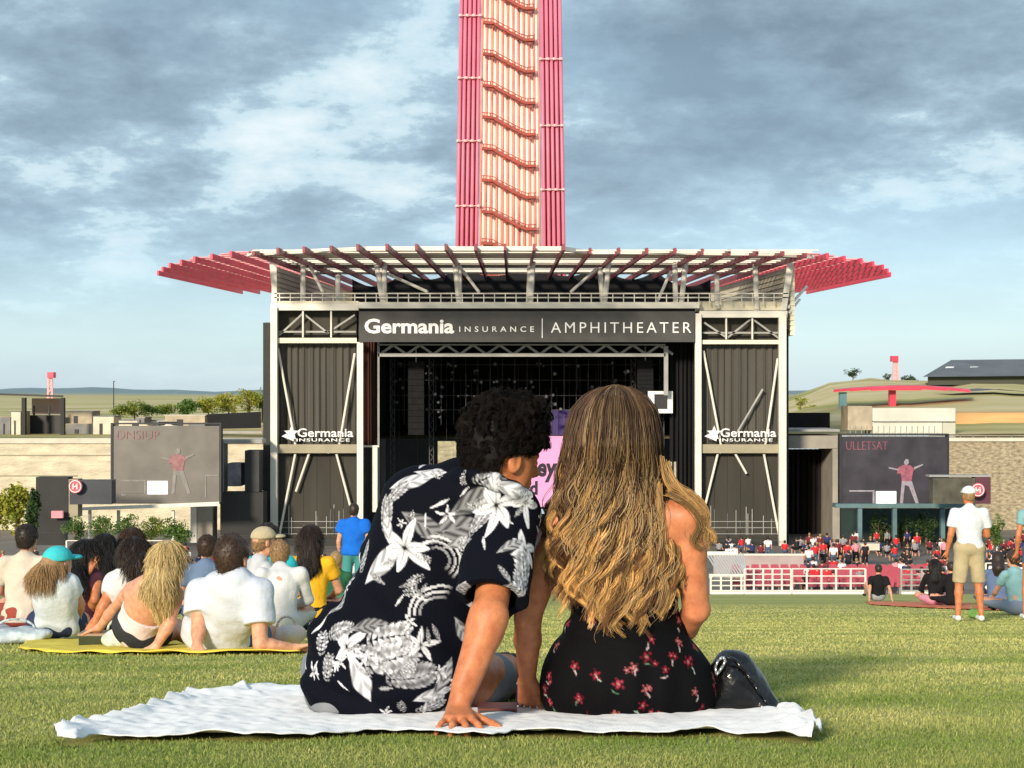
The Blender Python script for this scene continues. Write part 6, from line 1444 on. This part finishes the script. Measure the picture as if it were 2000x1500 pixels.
# distant beacon tower, lamp post, flagpoles
def lattice(px, y0, y1, d, lab):
    t = thing('lattice_mast', tuple(W(px, y1, d)), lab, 'mast'); w_ = 5
    mb = MB()
    for s in (-1, 1): mb.bar(W(px + s * w_, y1, d), W(px + s * 2.5, y0 + 8, d), .5)
    n = 5
    for i in range(n): ya = y1 + (y0 + 8 - y1) * i / n; yb = y1 + (y0 + 8 - y1) * (i + 1) / n; mb.bar(W(px - 4, ya, d), W(px + 4, yb, d), .35)
    mb.build('lattice', mat('mast_pink', (.75, .35, .35), .6, .1), t); mb = MB(); mb.pbox(px - 6, y0, px + 6, y0 + 11, d - 1, 2.5); mb.build('head', M_RED, t)
lattice(98, 727, 790, 420, 'red and white striped mast far behind the pavilion')
t = thing('tall_pole', tuple(W(222, 812, 300)), 'thin dark pole on the plain above the left video screen', 'pole'); mb = MB(); mb.tube(W(222, 814, 300), W(222, 746, 300), .12, .09, 6); mb.build('shaft', M_DARK, t); mb = MB(); mb.pbox(220.8, 744, 223.4, 746, 300, .3); mb.build('cap', M_DARK, t)
lattice(1749, 695, 745, 380, 'pale lattice mast with a red head on the right hill')
# right hill: red canopy, big barn, white building
can = thing('canopy', tuple(W(1750, 830, 230)), 'long curved red canopy on red columns on the right hill', 'canopy')
mb = MB(); cp = [(1628,762),(1660,759),(1700,756),(1750,754),(1800,754),(1850,757),(1895,762)]
for (xa, ya), (xb, yb) in zip(cp[:-1], cp[1:]): th = 9 * (1 - abs((xa + xb) / 2 - 1765) / 220); mb.hexa([W(xa, ya + th, 230), W(xb, yb + th, 230), W(xb, yb + th - 4, 242), W(xa, ya + th - 4, 242), W(xa, ya, 230), W(xb, yb, 230), W(xb, yb - 2, 242), W(xa, ya - 2, 242)])
mb.build('roof', M_RED, can)
for x, y0 in ((1641, 768), (1738, 762)): mb = MB(); mb.pbox(x, y0, x + 12, 832, 232, 1); mb.build('column', M_RED, can)
mb = MB(); mb.pbox(1640, 766, 1654, 800, 231, .8); mb.build('column_cap', mat('teal_cap', (.15, .3, .33), .6, .1), can)
barn = thing('long_building', tuple(W(1960, 742, 300)), 'long grey-roofed building with skylights on top of the right hill', 'building')
mb = MB(); mb.hexa([W(1802, 736, 300), W(2500, 730, 300), W(2500, 730, 330), W(1802, 736, 330), W(1858, 703, 318), W(2500, 696, 318), W(2500, 696, 320), W(1858, 703, 320)]); mb.build('roof', mat('slate_roof', (.12, .125, .14), .6, .15, .2), barn)
mb = MB(); mb.hexa([W(1812, 752, 302), W(2500, 752, 302), W(2500, 752, 328), W(1812, 752, 328), W(1812, 735.5, 302), W(2500, 730, 302), W(2500, 730, 328), W(1812, 735.5, 328)]); mb.build('wall', mat('dark_green_wall', (.06, .07, .05), .8, .2), barn)
for x in (1845, 1892, 1940, 1988): mb = MB(); mb.hexa([W(x, 720, 308.6), W(x + 16, 720, 308.6), W(x + 16, 720, 309.6), W(x, 720, 309.6), W(x + 3, 716, 310), W(x + 19, 716, 310), W(x + 19, 716, 311), W(x + 3, 716, 311)]); mb.build('skylight', M_LETTER, barn)
wb = box_thing('block_building', [(1704, 797, 1866, 822), (1704, 824, 1840, 850), (1841, 810, 1866, 930), (1832, 822, 1840, 850), (1656, 793, 1703, 840)], 'pale flat-roofed block behind the right video screen', 'building', [mat('pale_block', (.60, .60, .52), .8, .1, .5), MATS['pale_block'], mat('pale_tower', (.50, .50, .42), .8, .12, .5), mat('slate_strip', (.14, .14, .17), .7, .2), CTM[0]], 141.6, 3, ['upper_wall', 'lower_wall', 'stair_tower', 'window_strip', 'side_wall'])
mb = MB(); mb.pbox(1706, 822.2, 1866, 823.8, 141.4, .3); mb.build('ledge', M_STEELG, wb)
mb = MB()
for k in range(16): mb.pbox(1660 + k * 11, 832, 1661.3 + k * 11, 852, 139.8, .08)
mb.pbox(1655, 851, 1862, 853, 139.8, .1); mb.build('railing', M_STEELG, wb)
box_thing('earth_bank', [(1866.5, 806, 2300, 856)], 'bare orange-tan earth bank above the right wall', 'bank', [mat('orange_soil', (.55, .34, .15), .95, .25, .3, stretch=(.3, 1, 3))], 168, 12, ['slope'])['kind'] = 'structure'
for i, (a, b, y0, y1, lab) in enumerate([(1650,1682,718,740,'small dark tree on the skyline of the right hill'),(1722,1745,728,748,'low dark bush left of the red-topped mast'),(1755,1790,730,750,'low dark bush right of the red-topped mast'),(1548,1580,775,800,'pale scrub at the left foot of the right hill'),(1570,1600,790,806,'low scrub above the black windscreen on the right')]):
    tree(a, b, y0, y1, 385 if i < 3 else 260, lab, 120 + i, DG if i < 3 else YG, 'tree' if i == 0 else 'shrub', 'scrub on the right hill', zb=tz((a + b) / 2, 385 if i < 3 else 260) - .4, n=700)
# shrubs in front of the screens and by the walls
for i, (a, b, y0, y1, c_, lab) in enumerate([(-30,22,955,1042,YG,'large yellow-green bush at the left edge'),(8,60,935,1040,YG,'tall yellow-green bush left of the dark billboard wall'),(50,78,950,1050,DG,'dark narrow bush beside the billboard wall'),(124,172,1012,1056,MG,'green shrub left of the screen support post'),(170,222,1008,1056,MG,'bright shrub under the white base beam'),(222,276,1006,1056,MG,'round shrub right of the white support post'),(268,322,1004,1056,GR,'light green shrub under the middle of the left screen'),(312,376,1010,1058,MG,'shrub next to the concrete pier')]):
    tree(a, b, y0, y1, 104 - i, lab, 60 + i, c_, 'shrub', 'shrubs below the left screen', n=1300)
for i, (a, b, y0, y1, lab) in enumerate([(1690,1742,1000,1062,'dark tree at the left under the right screen'),(1735,1790,1004,1062,'dark tree at the middle under the right screen'),(1780,1838,1000,1062,'dark tree at the right under the right screen'),(1925,1960,1010,1068,'dark green shrub right of the standing man\'s waist')]):
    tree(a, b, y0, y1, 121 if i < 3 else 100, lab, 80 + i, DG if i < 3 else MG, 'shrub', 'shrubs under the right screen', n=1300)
# dark green mesh structure under the right screen
box_thing('dark_fence', [(1642, 993, 1905, 1060)], 'dark green mesh fence behind the shrubs under the right screen', 'fence', [mat('dark_green_mesh', (.012, .028, .026), .8, .4, .6)], 126, .3, ['mesh'])
box_thing('small_banner', [(1668, 1062, 1718, 1075), (1668, 1060, 1718, 1061.6)], 'small grey sign panel standing in the crowd at the right', 'sign', [CTM[1], M_STEELG], 99, .2, ['panel', 'rail'])

# low white walls and railings at the foot of the lawn
def rail(x0, x1, ytop, d, lab, m, step, n=4, group='railings at the foot of the lawn'):
    zb = gz(75.9) if d < 77 else pz(d); t = thing('railing', (((x0 + x1) / 2 - CX) / F * d, d, zb), lab, 'railing', group)
    zt = (HY - ytop) / F * d; xa, xb = (x0 - CX) / F * d, (x1 - CX) / F * d
    mb = MB()
    for k in range(n): z = zb + .14 + (zt - zb - .14) * k / (n - 1); mb.tube((xa, d, z), (xb, d, z), .035, .035, 6)
    mb.build('bar', m, t); x = x0; mb = MB()
    while x <= x1 + .1: xx = (x - CX) / F * d; mb.box((xx - .045, d - .045, zb), (xx + .045, d + .045, zt)); x += step
    mb.build('post', m, t)
    mb = MB(); mb.box((xa, d - .1, zb - .05), (xb, d + .1, zb + .10)); mb.build('kerb', M_WHITE, t)
PINKR = mat('pink_white_rail', (.74, .62, .60), .6, .12, 2)
rail(1388, 1452, 1124, 76.2, 'white railing next to the sloping white mesh', M_WHITE, 20, 4); rail(1454, 1545, 1111, 76.2, 'pale railing panel left of the red seats', PINKR, 18.2, 5); rail(1547, 1690, 1111, 76.25, 'pale railing panel in front of the red seats', PINKR, 28.6, 4)
rail(1760, 1822, 1112, 76.2, 'pale railing panel between the black T-shirt man and the dark woman', M_STEELG, 20, 5); rail(1925, 2080, 1100, 76.3, 'railing panel right of the standing man', M_WHITE, 30, 4)
rail(130, 340, 1056, 92, 'thin railing across the shrubs on the left', M_WHITE, 52, 2)
mw = thing('mesh_ramp_cover', tuple(W(1420, 1130, 77)), 'sloping white slatted cover at the foot of the lawn right of the woman', 'cover'); mb = MB()
for k in range(14): x = 1380 + k * 5.5; mb.bar(W(x, 1082, 79.5), W(min(x + 26, 1458), 1124, 76.8), .07, .05)
mb.build('slats', mat('pale_slat', (.5, .5, .48), .7, .1), mw); mb = MB(); mb.bar(W(1380, 1081, 79.5), W(1440, 1081, 79.5), .2); mb.build('top_bar', M_WHITE, mw); mb = MB(); mb.bar(W(1385, 1125, 76.7), W(1458, 1125, 76.7), .2); mb.build('bottom_bar', M_WHITE, mw)
lwall = thing('low_wall', tuple(W(1500, 1098, 93)), 'low pinkish-white wall behind the seats below the stage apron', 'wall'); mb = MB(); a = W(1394, 1082, 93); b = W(1570, 1082, 93); mb.box((a.x, 93, pz(93)), (b.x, 93.3, a.z - .1)); mb.build('wall', mat('pinkish_white', (.42, .34, .33), .8, .1, 1), lwall)
mb = MB(); mb.box((a.x - .05, 92.95, a.z - .097), (b.x + .05, 93.35, a.z)); mb.build('coping', M_WHITE, lwall)
# red seats in rows
M_SEAT = mat('seat_red', (.52, .10, .14), .5, .2, 1); r_ = random.Random(3); proto = None; cnt = 0
for row in range(11):
    d = 78.2 + row * 1.05
    for k in range(26):
        px = 1436 + k * .56 * F / d
        if px > 1835 or cnt >= 250: break
        if r_.random() < .05: continue
        cnt += 1; loc = ((px - CX) / F * d, d, pz(d))
        if proto is None:
            proto = thing('stadium_seat', loc, 'empty red seat in the rows just below the lawn railing', 'seat', 'red seats below the lawn'); o = Vector(loc)
            mb = MB(); mb.box((o.x - .22, d - .05, o.z + .42), (o.x + .22, d + .40, o.z + .47)); mb.build('seat', M_SEAT, proto)
            mb = MB(); mb.hexa([(o.x-.22, d-.10, o.z+.48), (o.x+.22, d-.10, o.z+.48), (o.x+.22, d-.06, o.z+.48), (o.x-.22, d-.06, o.z+.48), (o.x-.20, d-.18, o.z+.88), (o.x+.20, d-.18, o.z+.88), (o.x+.20, d-.14, o.z+.88), (o.x-.20, d-.14, o.z+.88)]); mb.build('backrest', M_SEAT, proto)
            mb = MB(); mb.box((o.x - .03, d + .1, o.z), (o.x + .03, d + .2, o.z + .418)); mb.build('leg', M_STEELG, proto)
        else:
            c = proto.copy(); COL.objects.link(c); c.location = loc
            for ch in proto.children: q_ = ch.copy(); COL.objects.link(q_); q_.parent = c
# crowd in the bowl: two poses built once each, copied with their parts
def crowd_proto(P, nm):
    o = (0, 0, 0); J = xf(o, 0, 1.0, P); out = {}
    B = basis(J['shR'] - J['shL'], J['chest'] - J['pelvis'])
    S = Sculpt(.030); head_ops(S, J['head'], (0, 1, 0), (0, 0, 1), 1.0, True); S.cone(J['neck'], J['head'], .05, .045, .03)
    for q in 'LR': S.cone(J['sh' + q], J['el' + q], .045, .04, .02); S.cone(J['el' + q], J['wr' + q], .038, .035, .02); S.cone(J['kn' + q], J['an' + q], .055, .04, .02)
    S.cone(J['neck'], J['pelvis'], .06, .08, .02); S.cone(J['shL'], J['shR'], .05, .05, .03); S.cone(J['knL'], J['pelvis'], .05, .06, .02); S.cone(J['knR'], J['pelvis'], .05, .06, .02)
    out['body'] = S.mesh('body', o)
    S = Sculpt(.030); S.ell(J['chest'], (.175, .13, .18), .05, B); S.ell((J['chest'] + J['pelvis']) / 2, (.155, .12, .16), .06, B); S.cone(J['shL'], J['shR'], .068, .068, .05)
    for q in 'LR': S.cone(J['sh' + q], (J['sh' + q] + J['el' + q]) / 2, .066, .062, .03)
    out['shirt'] = S.mesh('shirt', o)
    S = Sculpt(.030); S.ell(J['pelvis'], (.18, .14, .12), .04)
    for q in 'LR': S.cone(J['hip' + q], J['kn' + q], .10, .075, .03)
    out['trousers'] = S.mesh('trousers', o)
    S = Sculpt(.025); short_hair(S, J['head'], (0, 1, 0), (0, 0, 1), 1.0, .016); out['hair'] = S.mesh('hair', o)
    return out
CHAIR = mod(SIT, pelvis=(0, 0, .50), chest=(0, .03, .80), neck=(0, .03, .98), head=(0, .06, 1.13), shL=(-.17, .03, .93), shR=(.17, .03, .93), elL=(-.23, .12, .68), elR=(.23, .12, .68), wrL=(-.12, .34, .62), wrR=(.12, .34, .62), hipL=(-.09, .03, .48), hipR=(.09, .03, .48), knL=(-.12, .45, .50), knR=(.12, .45, .50), anL=(-.12, .45, .08), anR=(.12, .45, .08))
PROTO = {'sitting': crowd_proto(CHAIR, 's'), 'standing': crowd_proto(STAND, 't')}
CC = {'red': (.55, .02, .03), 'white': (.75, .75, .75), 'black': (.012, .012, .014), 'dark blue': (.02, .03, .12), 'pink': (.62, .28, .34), 'grey': (.25, .25, .27), 'maroon': (.16, .015, .025)}
HC = ['black', 'dark', 'brown', 'sandy', 'black', 'dark']
made = {}
def crowd(px, d, pose, col, hair, side, yaw=0, s=1.0):
    where = 'crowd left of the stage' if side == 'L' else 'crowd right of the stage'
    z = pz(d); loc = ((px - CX) / F * d, d, z); key = (pose, col, hair, side)
    lab = 'distant dark-haired ' if hair in ('black', 'dark') else ('distant brown-haired ' if hair == 'brown' else 'distant fair-haired ')
    lab += 'person in %s shirt %s in the %s' % (col, pose, where)
    root = bpy.data.objects.new('person', None); COL.objects.link(root); root.location = loc; root.rotation_euler = (0, 0, yaw); root.scale = (s, s, s)
    props(root, lab, 'person', lab.replace('distant ', '').replace(' person', ' people'))
    if key not in made:
        made[key] = {}
        for k, me in PROTO[pose].items():
            m2 = me.copy(); m2.materials.clear()
            m2.materials.append({'body': SKIN2, 'shirt': mat('crowd_' + col, CC[col], .85, .1), 'trousers': JEAN if col in ('white', 'red') else BLK, 'hair': hair_mat(hair)}[k]); made[key][k] = m2
    for k, me in made[key].items(): o = bpy.data.objects.new(k, me); COL.objects.link(o); o.parent = root
rc = random.Random(12); cl = list(CC)
for i in range(92):
    d = rc.uniform(95, 117); px = rc.choice([rc.uniform(1395, 1560), rc.uniform(1555, 1850), rc.uniform(1560, 1850), rc.uniform(1925, 2030)])
    if px < 1565 and d < 96: continue
    stand_ = rc.random() < (.12 if px < 1560 else .30); c = rc.choices(cl, [4, 3, 6, 2, 1.5, 2, 3])[0]
    crowd(px, d, 'standing' if stand_ else 'sitting', c, rc.choice(HC), 'R', rc.uniform(-.5, .5), rc.uniform(.92, 1.06))
for i in range(64):
    d = rc.uniform(79, 92); px = rc.choice([rc.uniform(1560, 1680), rc.uniform(1740, 1850), rc.uniform(1930, 2030)]); crowd(px, d, 'sitting', rc.choices(cl, [4, 3, 5, 2, 1.5, 2, 3])[0], rc.choice(HC), 'R', rc.uniform(-.4, .4), rc.uniform(.92, 1.06))
for px, d, c in ((1592, 96, 'red'), (1608, 99, 'red'), (1628, 95, 'white'), (1655, 97, 'red'), (1500, 104, 'white'), (1580, 92, 'white'), (1636, 100, 'maroon'), (1672, 99, 'maroon')): crowd(px, d, 'standing', c, rc.choice(HC), 'R', rc.uniform(-.4, .4))
for i in range(105):
    d = rc.uniform(78, 97); px = rc.uniform(-15, 720); stand_ = rc.random() < .35
    crowd(px, d, 'standing' if stand_ else 'sitting', rc.choices(cl, [3, 3, 6, 2, 1.5, 3, 3])[0], rc.choice(HC), 'L', rc.uniform(-.5, .5), rc.uniform(.92, 1.06))
